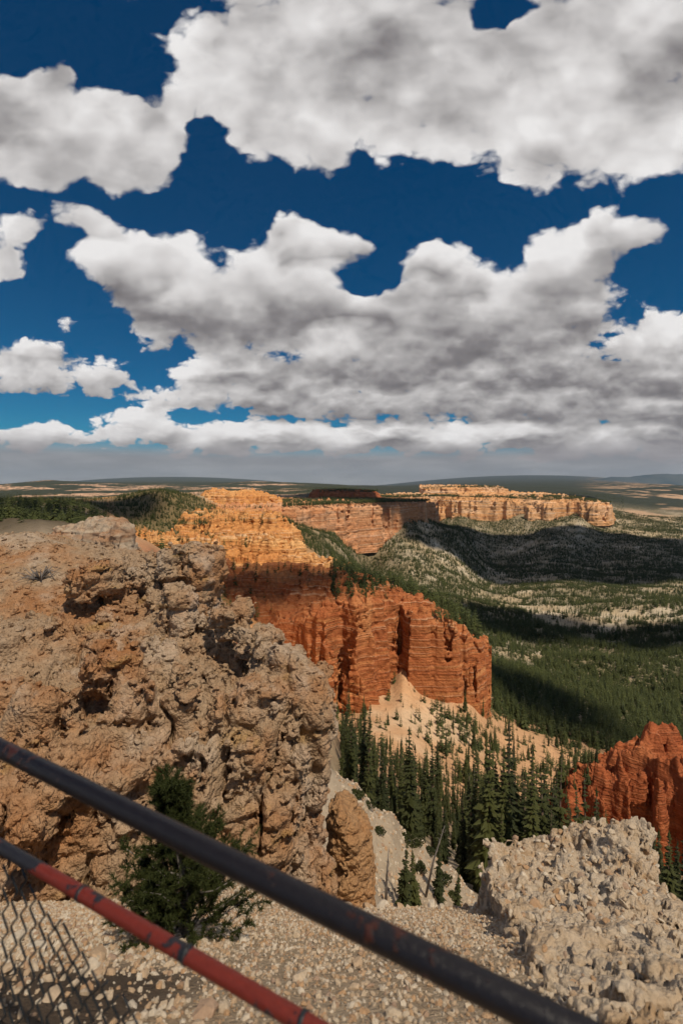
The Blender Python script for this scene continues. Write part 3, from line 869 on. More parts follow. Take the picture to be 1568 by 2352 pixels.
# ------------------------------------------------------------------ terrain from the talus below the brow out to the horizon
def soil_material():
    def build(B, pos):
        at = B.node('ShaderNodeAttribute', attribute_name='soil')
        col_ = at.outputs['Color']
        sep = B.node('ShaderNodeSeparateXYZ')
        B.l.new(pos, sep.inputs[0])
        dist = B.m('MAXIMUM', sep.outputs[1], 8.0)
        p = B.v('SCALE', pos, s=B.m('DIVIDE', 60.0, dist))      # grain that keeps its size relative to distance
        n1 = B.noise(pos, 0.02, 4.0, 0.6)
        n2 = B.noise(pos, 0.45, 6.0, 0.7)
        c = B.mix(1.0, col_, B.ramp(n1, [(0.3, (0.82, 0.80, 0.78)), (0.7, (1.15, 1.12, 1.08))]), 'MULTIPLY')
        c = B.mix(1.0, c, B.ramp(n2, [(0.25, (0.72, 0.70, 0.67)), (0.5, (0.98, 0.98, 0.98)), (0.75, (1.12, 1.12, 1.12))]), 'MULTIPLY')
        return c, n2, 0.5
    return rock_material('soil', build)
M_SOIL = soil_material()
TER = [
    # talus and gully right below
    (760, 2080, 14), (900, 2120, 14), (1100, 2140, 14), (1400, 2180, 14), (1650, 2200, 14), (600, 2100, 14),
    (0, 2150, 13), (300, 2150, 13), (-300, 2100, 13), (500, 2150, 13), (0, 1700, 23), (300, 1800, 23), (550, 1850, 23), (-300, 1650, 23),
    (680, 1880, 23), (770, 1905, 23), (860, 1995, 23), (930, 2075, 23), (1040, 2120, 23), (1300, 2160, 23), (1600, 2200, 23),
    (700, 1740, 28), (760, 1765, 28), (820, 1800, 28), (900, 1865, 28), (970, 1925, 28), (1040, 1990, 28), (1250, 2090, 28), (1600, 2150, 28),
    (760, 1800, 33), (820, 1840, 33), (900, 1910, 33), (970, 1970, 33), (1040, 2030, 33), (1250, 2100, 33), (1600, 2150, 33),
    (780, 1860, 60), (850, 1890, 60), (950, 1930, 60), (1100, 1990, 60), (1300, 2030, 60), (1600, 2080, 60),
    (820, 1770, 100), (950, 1830, 100), (1150, 1920, 100), (1350, 1960, 100), (1600, 2000, 100),
    (790, 1690, 150), (850, 1690, 150), (930, 1705, 150), (1000, 1740, 150), (1150, 1810, 150), (1350, 1850, 150), (1600, 1880, 150),
    (770, 1625, 190), (830, 1610, 190), (870, 1600, 192), (905, 1560, 204), (925, 1480, 216), (960, 1590, 196), (1010, 1600, 198), (1080, 1600, 205), (1150, 1690, 200), (1350, 1760, 190), (1600, 1790, 190),
    (1120, 1580, 260), (1250, 1640, 260), (1400, 1690, 260), (1600, 1710, 260),
    (1110, 1520, 400), (1300, 1570, 400), (1600, 1600, 400), (900, 1420, 400),
    (1000, 1440, 600), (1100, 1460, 600), (1300, 1480, 600), (1600, 1480, 600), (850, 1380, 600),
    (850, 1345, 900), (950, 1375, 900), (1100, 1390, 900), (1300, 1400, 900), (1600, 1390, 900),
    (740, 1285, 1300), (850, 1315, 1300), (1100, 1335, 1300), (1300, 1340, 1300), (1600, 1335, 1300),
    (720, 1240, 1700), (850, 1260, 1900), (1100, 1285, 1900), (1350, 1290, 1900), (1600, 1285, 1900),
    (760, 1222, 1120), (850, 1208, 1320), (930, 1192, 1480), (985, 1198, 1640), (1030, 1212, 1780), (1060, 1215, 1700), (700, 1152, 1500), (800, 1152, 1700), (900, 1152, 1900),
    (850, 1195, 2500), (1000, 1222, 2500), (1200, 1225, 2500), (1400, 1230, 2400), (1600, 1240, 2400),
    (900, 1180, 2900), (1050, 1180, 2850), (1200, 1180, 2750), (1330, 1180, 2650), (1430, 1200, 2800), (1600, 1210, 2900),
    (1450, 1165, 3800), (1600, 1175, 3800), (1450, 1140, 5500), (1600, 1148, 5500), (1250, 1128, 5500), (1000, 1126, 5200),
    # left: behind the near cliff, dark plateau, hill, amphitheatre floor
    (700, 1750, 45), (600, 1580, 45), (480, 1460, 45), (380, 1380, 45), (250, 1270, 45), (100, 1245, 42), (-150, 1240, 42),
    (760, 1680, 90), (650, 1560, 90), (500, 1450, 90), (400, 1345, 90), (250, 1235, 90), (100, 1218, 90), (-150, 1215, 90),
    (740, 1600, 150), (620, 1500, 150), (480, 1400, 150), (380, 1270, 160), (250, 1205, 170), (100, 1196, 170), (-150, 1195, 170),
    (700, 1420, 290), (560, 1360, 290), (450, 1320, 290), (330, 1270, 290), (220, 1195, 300), (100, 1175, 300), (-150, 1175, 300),
    (820, 1350, 360), (700, 1345, 370), (600, 1338, 380), (480, 1325, 390), (350, 1290, 400), (280, 1240, 400), (220, 1175, 420), (60, 1165, 450), (-150, 1165, 450),
    (700, 1275, 520), (560, 1255, 570), (420, 1245, 580), (330, 1215, 560), (260, 1190, 560), (740, 1290, 700),
    (700, 1225, 900), (620, 1215, 860), (500, 1195, 820), (420, 1165, 760), (380, 1142, 760), (300, 1150, 760), (200, 1158, 760), (0, 1158, 800),
    (500, 1168, 1000), (450, 1145, 1000), (350, 1145, 1300), (150, 1150, 1500), (0, 1150, 1500), (600, 1168, 1250),
    (450, 1140, 2000), (250, 1141, 2500), (0, 1142, 2500), (600, 1150, 2000), (750, 1150, 2200), (850, 1150, 2600),
    (0, 1128, 4500), (250, 1128, 4500), (450, 1127, 4500), (650, 1126, 4500), (850, 1124, 5200), (-150, 1130, 4500),
    (-100, 1112, 8500), (0, 1112, 8500), (110, 1103, 8500), (220, 1110, 8500), (370, 1112, 8500), (480, 1115, 8500), (560, 1107, 8500), (680, 1109, 8500), (800, 1115, 8500), (1000, 1118, 9000), (1300, 1119, 9000), (1600, 1122, 9000),
    (0, 1118, 14000), (800, 1119, 14000), (1600, 1118, 14000), (0, 1116, 60000), (800, 1116, 60000), (1600, 1116, 60000), (-300, 1116, 60000), (1900, 1116, 60000),
]
TER = np.array(TER, float)
ter_v = tps(np.c_[(TER[:, 0] - U0) / F, np.log(TER[:, 2]) * 0.35], TER[:, 1], 0.004, lin=True)
def ter_z(X, Y):
    v = ter_v(X / Y, np.log(Y) * 0.35)
    z = -(v - V0) / F * Y
    h = fbm(X / 210.0, Y / 210.0, X * 0 + 2.2, 3) * sstep(230, 600, Y) * sstep(6000, 2500, Y)
    z = z + (17.0 - 10.0 * sstep(1100, 1700, Y)) * h * sstep(-0.05, 0.25, X / Y + 0.15)
    ridge = 1 - np.abs(fbm(X / 90.0, Y / 90.0, X * 0 + 6.0, 2)) * 2.4
    z = z + (5.0 - 2.0 * sstep(1100, 1700, Y)) * ridge * sstep(230, 500, Y) * sstep(3500, 1500, Y)
    z = z + fbm(X / 700.0, Y / 700.0, X * 0 + 9.0, 4) * 22.0 * sstep(2500, 6000, Y) * sstep(60000, 12000, Y)
    z = z + 30.0 * np.maximum(fbm(X / 380.0, Y / 420.0, X * 0 + 21, 3), 0) * sstep(1500, 2500, Y) * sstep(8000, 6000, Y) * sstep(-0.1, -0.25, X / Y)
    k = np.clip(Y, 14, 400)
    z = z + 0.012 * k * fbm(X / k * 9, Y / k * 9, X * 0 + 3.0, 4)
    return z
def ter_grid(a0, a1, na, y0, y1, ny):
    a = np.linspace(a0, a1, na)
    y = np.exp(np.linspace(math.log(y0), math.log(y1), ny))
    X = a[:, None] * y[None, :]
    Y = np.broadcast_to(y[None, :], X.shape)
    return X, Y
def height(x, y):
    """Ground or rock top at plan points."""
    z = ter_z(x, y)
    for pl, topf, g in TOPS:
        a = x / y
        m = (a > g[0]) & (a < g[1]) & (y > g[3]) & (y < g[4])
        if m.any():
            d = poly_sd(x[m], y[m], pl)
            z[m] = np.where(d > 0, np.maximum(z[m], topf(x[m], y[m])), z[m])
    return z
X, Y = ter_grid(-0.95, 0.95, 560, 12.0, 45000.0, 430)
Z = ter_z(X, Y)
idx = np.arange(X.size).reshape(X.shape)
quads = np.stack([idx[:-1, :-1], idx[1:, :-1], idx[1:, 1:], idx[:-1, 1:]], -1).reshape(-1, 4)
me = mesh_of('canyon_ground', np.stack([X, Y, Z], -1).reshape(-1, 3), quads)
# soil colours: beige sand near, orange talus under the fins, pale grey-tan badlands in the valley, brown under the forest, deepened across the far valley to paint in cloud shadow
def lerp3(c, t, d):
    return c + (np.array(d) - c) * t[..., None]
def at_uv(X, Y, Z):
    return U0 + X / Y * F, V0 - Z / Y * F
n_a = fbm(X / 160.0, Y / 160.0, X * 0, 4)
n_b = fbm(X / 35.0, Y / 35.0, X * 0 + 5, 4)
C = np.zeros(X.shape + (3,)) + np.array((0.40, 0.315, 0.205))
C = lerp3(C, sstep(0.0, 0.25, n_b) * sstep(230, 400, Y), (0.50, 0.42, 0.31))
wood = sstep(-0.18, 0.10, fbm(X / 130, Y / 130, X * 0 + 31, 3) + 0.25 * sstep(900, 700, Y) + 0.22 * sstep(1300, 1600, Y))  # forest floor; the far-valley term also puts cloud shadow into the soil colour
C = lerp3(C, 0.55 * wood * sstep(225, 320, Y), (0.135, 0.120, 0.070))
C = lerp3(C, sstep(70, 40, Y), (0.50, 0.40, 0.29))
C = lerp3(C, sstep(60, 120, Y) * sstep(300, 230, Y), (0.50, 0.30, 0.165))
C = lerp3(C, sstep(0.05, 0.3, n_b) * sstep(60, 120, Y) * sstep(300, 230, Y), (0.56, 0.40, 0.26))
left = sstep(-0.02, -0.12, X / Y)
C = lerp3(C, left * sstep(140, 260, Y) * sstep(1300, 900, Y), (0.52, 0.24, 0.08))
hill_ = sstep(-0.53, -0.49, X / Y) * sstep(-0.26, -0.31, X / Y) * sstep(500, 570, Y) * sstep(1100, 1000, Y)
C = lerp3(C, 0.9 * hill_, (0.15, 0.125, 0.065))
C = lerp3(C, left * sstep(60, 90, Y) * sstep(170, 120, Y) * sstep(-0.5, -0.35, X / Y), (0.30, 0.09, 0.04))
C = lerp3(C, sstep(-0.47, -0.53, X / Y) * sstep(30, 60, Y) * sstep(1000, 800, Y), (0.13, 0.10, 0.062))
C = lerp3(C, sstep(0.18, 0.36, n_a) * sstep(-0.45, -0.6, X / Y) * sstep(230, 300, Y) * sstep(900, 700, Y), (0.62, 0.52, 0.42))
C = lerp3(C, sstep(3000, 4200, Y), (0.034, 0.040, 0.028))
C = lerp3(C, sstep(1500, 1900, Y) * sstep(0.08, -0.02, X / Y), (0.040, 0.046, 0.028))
pk = fbm(X / 380.0, Y / 420.0, X * 0 + 21, 3)
C = lerp3(C, sstep(0.10, 0.22, pk) * sstep(1500, 2200, Y) * sstep(9000, 7500, Y) * sstep(-0.05, -0.15, X / Y) * (0.35 + 0.65 * sstep(-0.1, 0.15, n_b)), (0.58, 0.37, 0.25))
C = lerp3(C, sstep(0.10, 0.3, pk) * sstep(2800, 3600, Y) * sstep(0.5, 0.65, X / Y), (0.42, 0.28, 0.18))
foot_ = sstep(0.12, 0.05, X / Y) * sstep(-0.14, -0.07, X / Y) * sstep(650, 800, Y) * sstep(1500, 1300, Y)
C = lerp3(C, 0.7 * foot_, (0.17, 0.135, 0.08))
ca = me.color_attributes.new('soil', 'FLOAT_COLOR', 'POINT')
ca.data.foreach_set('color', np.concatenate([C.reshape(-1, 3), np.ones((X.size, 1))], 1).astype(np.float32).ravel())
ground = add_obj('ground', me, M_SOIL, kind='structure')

# ------------------------------------------------------------------ gravel slope at the photographer's feet
def gravel_z(x, y):
    z = -0.75 - 0.84 * y
    z = np.maximum(z, -20) 
    flat = sstep(1.9, 0.9, y)
    z = z * (1 - flat) + (-1.78) * flat
    z = z + 0.55 * np.exp(-((x + 2.3) / 1.5) ** 2 - ((y - 9.7) / 1.3) ** 2)
    yb = 8.3 + 0.25 * vn(x * 1.1, x * 0 + 2, x * 0) + 2.2 * sstep(-0.3, -2.6, x)
    over = np.maximum(y - yb, 0)
    z = z - 1.3 * over - 0.35 * (1 - np.exp(-over * 3))
    z = z + 0.06 * fbm(x * 1.1, y * 1.1, x * 0 + 1, 3) + 0.018 * fbm(x * 7, y * 7, x * 0 + 4, 3)
    return z
def dirt_mask(x, y):
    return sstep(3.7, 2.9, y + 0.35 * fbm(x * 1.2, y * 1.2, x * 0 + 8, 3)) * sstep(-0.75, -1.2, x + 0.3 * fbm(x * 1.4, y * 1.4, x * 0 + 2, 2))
def gravel_ground(B, pos):
    n = B.noise(pos, 1.1, 4.0, 0.6)
    g = B.noise(pos, 22.0, 5.0, 0.7)
    c = B.ramp(n, [(0.3, (0.50, 0.385, 0.265)), (0.6, (0.46, 0.335, 0.215)), (0.8, (0.40, 0.26, 0.15))])
    c = B.mix(1.0, c, B.ramp(g, [(0.25, (0.55, 0.53, 0.50)), (0.5, (0.92, 0.92, 0.92)), (0.75, (1.15, 1.15, 1.15))]), 'MULTIPLY')
    dm = B.node('ShaderNodeAttribute', attribute_name='dirt').outputs['Fac']      # bare brown earth where the stones thin out
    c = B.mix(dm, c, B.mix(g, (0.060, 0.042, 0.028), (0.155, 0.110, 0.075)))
    return c, B.m('ADD', B.m('MULTIPLY', B.voro(pos, 34.0), -0.7), g), 0.03
M_GRAVEL = rock_material('gravel_ground', gravel_ground)
gx = np.linspace(-8.5, 6.0, 170)
gy = np.concatenate([np.linspace(-3.0, 1.0, 12)[:-1], np.linspace(1.0, 13.0, 160)])
GX, GY = np.meshgrid(gx, gy, indexing='ij')
idx = np.arange(GX.size).reshape(GX.shape)
quads = np.stack([idx[:-1, :-1], idx[1:, :-1], idx[1:, 1:], idx[:-1, 1:]], -1).reshape(-1, 4)
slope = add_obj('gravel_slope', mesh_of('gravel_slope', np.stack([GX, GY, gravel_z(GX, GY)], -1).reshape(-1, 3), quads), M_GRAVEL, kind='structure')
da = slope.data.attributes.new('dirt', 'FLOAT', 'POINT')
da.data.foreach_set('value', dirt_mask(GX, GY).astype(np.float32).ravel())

# ------------------------------------------------------------------ scattering helper: points carry size, turn and kind; the pieces are copies of existing meshes
def scatter(name, pts, size, turn, which, sources, parent=None, **kw):
    me = bpy.data.meshes.new(name)
    pts = np.asarray(pts, np.float32)
    me.vertices.add(len(pts))
    me.vertices.foreach_set('co', pts.ravel())
    for nm, arr in (('size', size), ('turn', turn)):
        at = me.attributes.new(nm, 'FLOAT_VECTOR', 'POINT')
        at.data.foreach_set('vector', np.asarray(arr, np.float32).ravel())
    at = me.attributes.new('which', 'INT', 'POINT')
    at.data.foreach_set('value', np.asarray(which, np.int32))
    o = add_obj(name, me, parent=parent, **kw)
    ng = bpy.data.node_groups.new(name, 'GeometryNodeTree')
    ng.interface.new_socket('Geometry', in_out='INPUT', socket_type='NodeSocketGeometry')
    ng.interface.new_socket('Geometry', in_out='OUTPUT', socket_type='NodeSocketGeometry')
    gi, go = ng.nodes.new('NodeGroupInput'), ng.nodes.new('NodeGroupOutput')
    join = ng.nodes.new('GeometryNodeJoinGeometry')
    def attr(nm, ty):
        x = ng.nodes.new('GeometryNodeInputNamedAttribute')
        x.data_type = ty
        x.inputs['Name'].default_value = nm
        return x.outputs['Attribute']
    size_s, turn_s, which_s = attr('size', 'FLOAT_VECTOR'), attr('turn', 'FLOAT_VECTOR'), attr('which', 'INT')
    for k, src in enumerate(sources):
        cmpn = ng.nodes.new('FunctionNodeCompare')
        cmpn.data_type = 'INT'
        cmpn.operation = 'EQUAL'
        ng.links.new(which_s, cmpn.inputs[2])
        cmpn.inputs[3].default_value = k
        oi = ng.nodes.new('GeometryNodeObjectInfo')
        oi.transform_space = 'ORIGINAL'
        oi.inputs['Object'].default_value = src
        oi.inputs['As Instance'].default_value = True
        ip = ng.nodes.new('GeometryNodeInstanceOnPoints')
        ng.links.new(gi.outputs[0], ip.inputs['Points'])
        ng.links.new(cmpn.outputs[0], ip.inputs['Selection'])
        ng.links.new(oi.outputs['Geometry'], ip.inputs['Instance'])
        ng.links.new(turn_s, ip.inputs['Rotation'])
        ng.links.new(size_s, ip.inputs['Scale'])
        ng.links.new(ip.outputs[0], join.inputs[0])
    ng.links.new(join.outputs[0], go.inputs[0])
    md = o.modifiers.new('scatter', 'NODES')
    md.node_group = ng
    return o

# loose stones: the largest as pieces of the slope, the rest as one mass
def stone_material():
    m = bpy.data.materials.new('loose_stone')
    m.use_nodes = True
    B = NB(m.node_tree)
    bs = m.node_tree.nodes['Principled BSDF']
    bs.inputs['Roughness'].default_value = 0.9
    bs.inputs['Specular IOR Level'].default_value = 0.15
    rnd = B.node('ShaderNodeObjectInfo').outputs['Random']
    tc = B.node('ShaderNodeTexCoord').outputs['Object']
    c = B.ramp(rnd, [(0.0, (0.62, 0.53, 0.42)), (0.35, (0.56, 0.45, 0.33)), (0.6, (0.50, 0.37, 0.25)), (0.85, (0.47, 0.29, 0.16)), (1.0, (0.37, 0.26, 0.19))])
    n = B.noise(tc, 2.2, 4.0, 0.6)
    c = B.mix(1.0, c, B.ramp(n, [(0.25, (0.78, 0.77, 0.75)), (0.75, (1.12, 1.12, 1.12))]), 'MULTIPLY')
    B.put(bs.inputs['Base Color'], c)
    bp = B.node('ShaderNodeBump')
    bp.inputs['Distance'].default_value = 0.006
    B.put(bp.inputs['Height'], B.noise(tc, 3.5, 5.0, 0.65))
    B.l.new(bp.outputs[0], bs.inputs['Normal'])
    return m
M_STONE = stone_material()
def stone_mesh(seed, sub=1):
    r = np.random.default_rng(seed)
    bm = bmesh.new()
    bmesh.ops.create_icosphere(bm, subdivisions=sub, radius=1.0)
    cut = [(Vector(r.normal(size=3)).normalized(), r.uniform(0.55, 0.85)) for _ in range(7)]
    sc = Vector((r.uniform(0.8, 1.25), r.uniform(0.65, 1.0), r.uniform(0.45, 0.8)))
    for vtx in bm.verts:
        p = vtx.co.copy()
        for n_, d_ in cut:
            k = p.dot(n_) - d_
            if k > 0:
                p -= n_ * k
        vtx.co = Vector((p.x * sc.x, p.y * sc.y, p.z * sc.z)) * (1 + r.normal() * (0.05 if sub == 1 else 0.03))
    me = bpy.data.meshes.new('stone')
    bm.to_mesh(me)
    bm.free()
    me.materials.append(M_STONE)
    return me
STONES = [stone_mesh(50 + k, 1 if k < 4 else 2) for k in range(8)]
def on_gravel(n, ylo, yhi, r):
    y = np.sqrt(r.random(n) * (yhi ** 2 - ylo ** 2) + ylo ** 2)
    x = y * r.uniform(-0.85, 0.80, n)
    return x, y, gravel_z(x, y)
rs = np.random.default_rng(5)
bx, by, bz = on_gravel(290, 1.9, 9.2, rs)
stone_objs = []
def put_stone(x, y, z, s, flat=1.0):
    o = bpy.data.objects.new('stone', STONES[len(stone_objs) % 8])
    col.objects.link(o)
    o.parent = slope
    o.location = (x, y, z + s * 0.25)
    o.rotation_euler = (rs.uniform(-.6, .6), rs.uniform(-.6, .6), rs.uniform(0, 6.3))
    o.scale = (s, s, s * flat)
    stone_objs.append(o)
for i in range(len(bx)):
    put_stone(bx[i], by[i], bz[i], 0.022 + 0.05 * rs.random() ** 2.5)
for (u, v, s) in [(30, 2170, .13), (85, 2185, .11), (10, 2240, .10), (225, 2200, .10), (205, 2235, .075), (280, 2120, .065), (470, 2330, .085), (60, 2125, .09), (250, 2080, .09), (560, 2160, .07), (120, 2300, .07), (820, 2220, .055)]:
    y = 0.75 / ((v - V0) / F - 0.84)
    x = (u - U0) / F * y
    put_stone(x, y, float(gravel_z(np.array([x]), np.array([y]))[0]), s, 0.7)
for k in range(26):            # crumbs piled along the brow
    x = rs.uniform(-2.6, 2.9); y = 8.25 + rs.uniform(-.3, .1) + 2.2 * float(sstep(-0.3, -2.6, np.array([x]))[0])
    put_stone(x, y, float(gravel_z(np.array([x]), np.array([y]))[0]), rs.uniform(.05, .13))
N_G = 56000
px, py, pz = on_gravel(N_G, 1.7, 9.6, rs)
thin_ = rs.random(N_G) > 0.72 * dirt_mask(px, py)
px, py, pz = px[thin_], py[thin_], pz[thin_]
N_G = len(px)
gs = (0.006 + 0.024 * rs.random(N_G) ** 2.8) * np.clip(0.8 + 0.06 * py, 0.8, 1.3)
gs *= np.where(px < -0.6 - 0.1 * py, 1.45, 1.0)
size = gs[:, None] * rs.uniform(0.75, 1.25, (N_G, 3))
turn = rs.uniform(-1, 1, (N_G, 3)) * np.array([1.0, 1.0, 3.14])
gravel = scatter('gravel', np.stack([px, py, pz + gs * 0.2], 1), size, turn, rs.integers(0, 4, N_G), stone_objs[:4], parent=slope, kind='stuff')

def rubble(name, V, Q, n, lo, hi, parent, up=0.25, pw=2.5, src=None):
    """Angular fragments lying on the upward faces of a rock."""
    c = V[Q].mean(1)
    nr = np.cross(V[Q[:, 2]] - V[Q[:, 0]], V[Q[:, 3]] - V[Q[:, 1]])
    area = np.linalg.norm(nr, axis=1)
    nz = nr[:, 2] / (area + 1e-12)
    w = area * (nz > up)
    pick = rs.choice(len(Q), n, p=w / w.sum())
    s = (lo + (hi - lo) * rs.random(n) ** pw) * np.clip(c[pick][:, 1] / 6.0, 0.5, 1.0)
    p = c[pick] + nr[pick] / area[pick][:, None] * (s * 0.15)[:, None]
    return scatter(name, p, s[:, None] * rs.uniform(0.75, 1.25, (n, 3)), rs.uniform(-1, 1, (n, 3)) * np.array([1.0, 1.0, 3.14]), rs.integers(0, 4, n), src or stone_objs[4:8], parent=parent, kind='stuff')
rubble('rubble', OUT_V, OUT_Q, 4200, 0.010, 0.070, outcrop, 0.1, 3.0)
def snap(u, v):
    """Nearest point of the near cliff seen around (u, v)."""
    uu, vv = U0 + NEAR_V[:, 0] / NEAR_V[:, 1] * F, V0 - NEAR_V[:, 2] / NEAR_V[:, 1] * F
    m = np.nonzero((np.abs(uu - u) < 9) & (np.abs(vv - v) < 9))[0]
    return Vector(NEAR_V[m[np.argmin(NEAR_V[m, 1])]].tolist())
chunks = []
for k in range(4):
    me = STONES[4 + k].copy()
    me.materials.clear()
    me.materials.append(M_NEAR)
    o = bpy.data.objects.new('boulder', me)
    col.objects.link(o)
    o.parent = near_cliff
    o.location = snap(*[(300, 1560), (430, 1480), (120, 1480), (560, 1560)][k])
    o.scale = (0.15, 0.14, 0.14)
    chunks.append(o)
rubble('rubble', NEAR_V, NEAR_Q, 6500, 0.02, 0.13, near_cliff, 0.45, 3.0, chunks)

# scree on the sand slope below the brow
ns_ = 2600
sy = rs.uniform(20.0, 29.5, ns_)
sx = (rs.uniform(770, 1090, ns_) - U0) / F * sy
ss = 0.02 + 0.13 * rs.random(ns_) ** 4
scatter('scree', np.stack([sx, sy, ter_z(sx, sy) + ss * 0.1], 1), ss[:, None] * rs.uniform(0.75, 1.25, (ns_, 3)), rs.uniform(-1, 1, (ns_, 3)) * np.array([1.0, 1.0, 3.14]), rs.integers(0, 4, ns_), stone_objs[4:8], parent=ground, kind='stuff')

# ------------------------------------------------------------------ conifers
def leaf_material(name, dark, light, rnd_amt=1.0):
    m = bpy.data.materials.new(name)
    m.use_nodes = True
    B = NB(m.node_tree)
    bs = m.node_tree.nodes['Principled BSDF']
    bs.inputs['Roughness'].default_value = 0.75
    bs.inputs['Specular IOR Level'].default_value = 0.2
    rnd = B.node('ShaderNodeObjectInfo').outputs['Random']
    tc = B.node('ShaderNodeTexCoord').outputs['Object']
    n = B.noise(tc, 0.9, 3.0, 0.6)
    f = B.m('ADD', B.m('MULTIPLY', rnd, 0.65), B.m('MULTIPLY', n, 0.5), clamp=True)
    B.put(bs.inputs['Base Color'], B.mix(f, dark, light))
    return m
M_NEEDLE = leaf_material('conifer_needles', (0.013, 0.019, 0.007), (0.064, 0.068, 0.017))
M_NEEDLE_V = leaf_material('valley_conifer_needles', (0.018, 0.028, 0.009), (0.072, 0.080, 0.021))
def bark_material(name, c):
    def build(B, pos):
        n = B.noise(B.v('MULTIPLY', pos, (1, 1, 0.25)), 6.0, 4.0, 0.6)
        return B.ramp(n, [(0.3, tuple(x * 0.6 for x in c)), (0.7, c)]), n, 0.05
    return rock_material(name, build)
M_BARK = bark_material('bark', (0.16, 0.115, 0.085))
M_DEAD = bark_material('grey_dead_wood', (0.24, 0.21, 0.19))

def tube(pts, radii, n=6):
    """Vertices and quads of a tapered tube through points."""
    V, Q = [], []
    pts = [Vector(p) for p in pts]
    for i, p in enumerate(pts):
        t = (pts[min(i + 1, len(pts) - 1)] - pts[max(i - 1, 0)]).normalized()
        a = t.orthogonal().normalized() if i == 0 else (a - t * a.dot(t)).normalized()
        b = t.cross(a)
        for k in range(n):
            w = 2 * math.pi * k / n
            V.append(p + (a * math.cos(w) + b * math.sin(w)) * radii[i])
    for i in range(len(pts) - 1):
        for k in range(n):
            Q.append((i * n + k, i * n + (k + 1) % n, (i + 1) * n + (k + 1) % n, (i + 1) * n + k))
    V.append(pts[0]); V.append(pts[-1])
    e0, e1 = len(V) - 2, len(V) - 1
    for k in range(n):
        Q.append((e0, (k + 1) % n, k, k))
        o = (len(pts) - 1) * n
        Q.append((e1, o + k, o + (k + 1) % n, o + (k + 1) % n))
    return V, [tuple(dict.fromkeys(q)) for q in Q]

def py_mesh(name, V, Fc, mat, smooth=True):
    me = bpy.data.meshes.new(name)
    me.from_pydata([tuple(v) for v in V], [], Fc)
    me.polygons.foreach_set('use_smooth', [smooth] * len(me.polygons))
    me.materials.append(mat)
    me.update()
    return me

def conifer(seed, layers, per, wide=0.17, low=0.1, blades=2, mat=None, gap=0.0):
    """A unit-high conifer: trunk mesh, crown mesh of drooping branch blades."""
    r = random.Random(seed)
    V, Fc = [], []
    lean = (r.uniform(-.02, .02), r.uniform(-.02, .02))
    for k in range(layers):
        t = low + (0.985 - low) * (k + r.uniform(-.3, .3)) / layers
        if r.random() < gap:
            continue
        env = (1 - t) ** 0.85 * (0.75 + 0.25 * min(1.0, (t - low) * 5 + 0.35))
        R = wide * env * r.uniform(0.55, 1.3) + 0.010
        ph = r.uniform(0, 6.28)
        n = max(4, int(per * (0.6 + 0.4 * env / 0.9)))
        for j in range(n):
            if r.random() < 0.08:
                continue
            w = ph + 6.283 * (j + r.uniform(-.35, .35)) / n
            L = R * r.uniform(0.6, 1.15)
            ca, sa = math.cos(w), math.sin(w)
            droop = L * r.uniform(0.25, 0.75) * (1.2 - t)
            wd = L * r.uniform(0.16, 0.34) * (7.0 / per) ** 0.5
            for bl in range(blades):
                off = (bl - (blades - 1) / 2) * 0.55
                c2, s2 = math.cos(w + off), math.sin(w + off)
                l2 = L * (1 if bl == 0 else r.uniform(0.6, 0.95))
                x0, y0, z0 = lean[0] * t, lean[1] * t, t + L * 0.12
                xm, ym, zm = x0 + c2 * l2 * 0.55, y0 + s2 * l2 * 0.55, t - droop * 0.30
                x1, y1, z1 = x0 + c2 * l2, y0 + s2 * l2, t - droop + L * 0.10
                i = len(V)
                V += [(x0, y0, z0), (xm - s2 * wd, ym + c2 * wd, zm - wd * 0.35), (xm, ym, zm + wd * 0.30), (xm + s2 * wd, ym - c2 * wd, zm - wd * 0.35), (x1, y1, z1)]
                Fc += [(i, i + 1, i + 2), (i, i + 2, i + 3), (i + 1, i + 4, i + 2), (i + 2, i + 4, i + 3)]
    i = len(V)
    V += [(lean[0] - .012, lean[1], .93), (lean[0] + .012, lean[1], .93), (lean[0], lean[1] + .012, .93), (lean[0], lean[1], 1.0)]
    Fc += [(i, i + 1, i + 3), (i + 1, i + 2, i + 3), (i + 2, i, i + 3)]
    crown = py_mesh('crown', V, Fc, mat or M_NEEDLE, False)
    tv, tf = tube([(0, 0, -0.04), (lean[0] * .5, lean[1] * .5, .5), (lean[0], lean[1], .97)], [.014, .009, .002], 5)
    trunk = py_mesh('trunk', tv, tf, M_BARK)
    return trunk, crown
BIG = [conifer(100 + k, 34, 9, wide=[.105, .085, .125, .08, .135, .095][k], low=[.06, .12, .05, .2, .08, .1][k], gap=[0, .05, 0, .12, 0, .05][k]) for k in range(6)]
MID = [conifer(200 + k, 11, 7, wide=[.22, .18, .26, .30][k], low=[.06, .1, .04, .05][k], blades=1, mat=M_NEEDLE_V) for k in range(4)]

def put_tree(name, pair, loc, h, rz, wide=1.0, **kw):
    e = bpy.data.objects.new(name, None)
    col.objects.link(e)
    e.location = loc
    e.rotation_euler = (random.gauss(0, .022), random.gauss(0, .022), rz)
    e.scale = (h * wide, h * wide, h)
    e.empty_display_size = 0.1
    for k, v in kw.items():
        e[k] = v
    out = [e]
    for nm, me in (('trunk', pair[0]), ('crown', pair[1])):
        o = bpy.data.objects.new(nm, me)
        col.objects.link(o)
        o.parent = e
        out.append(o)
    return out

rt = np.random.default_rng(21)
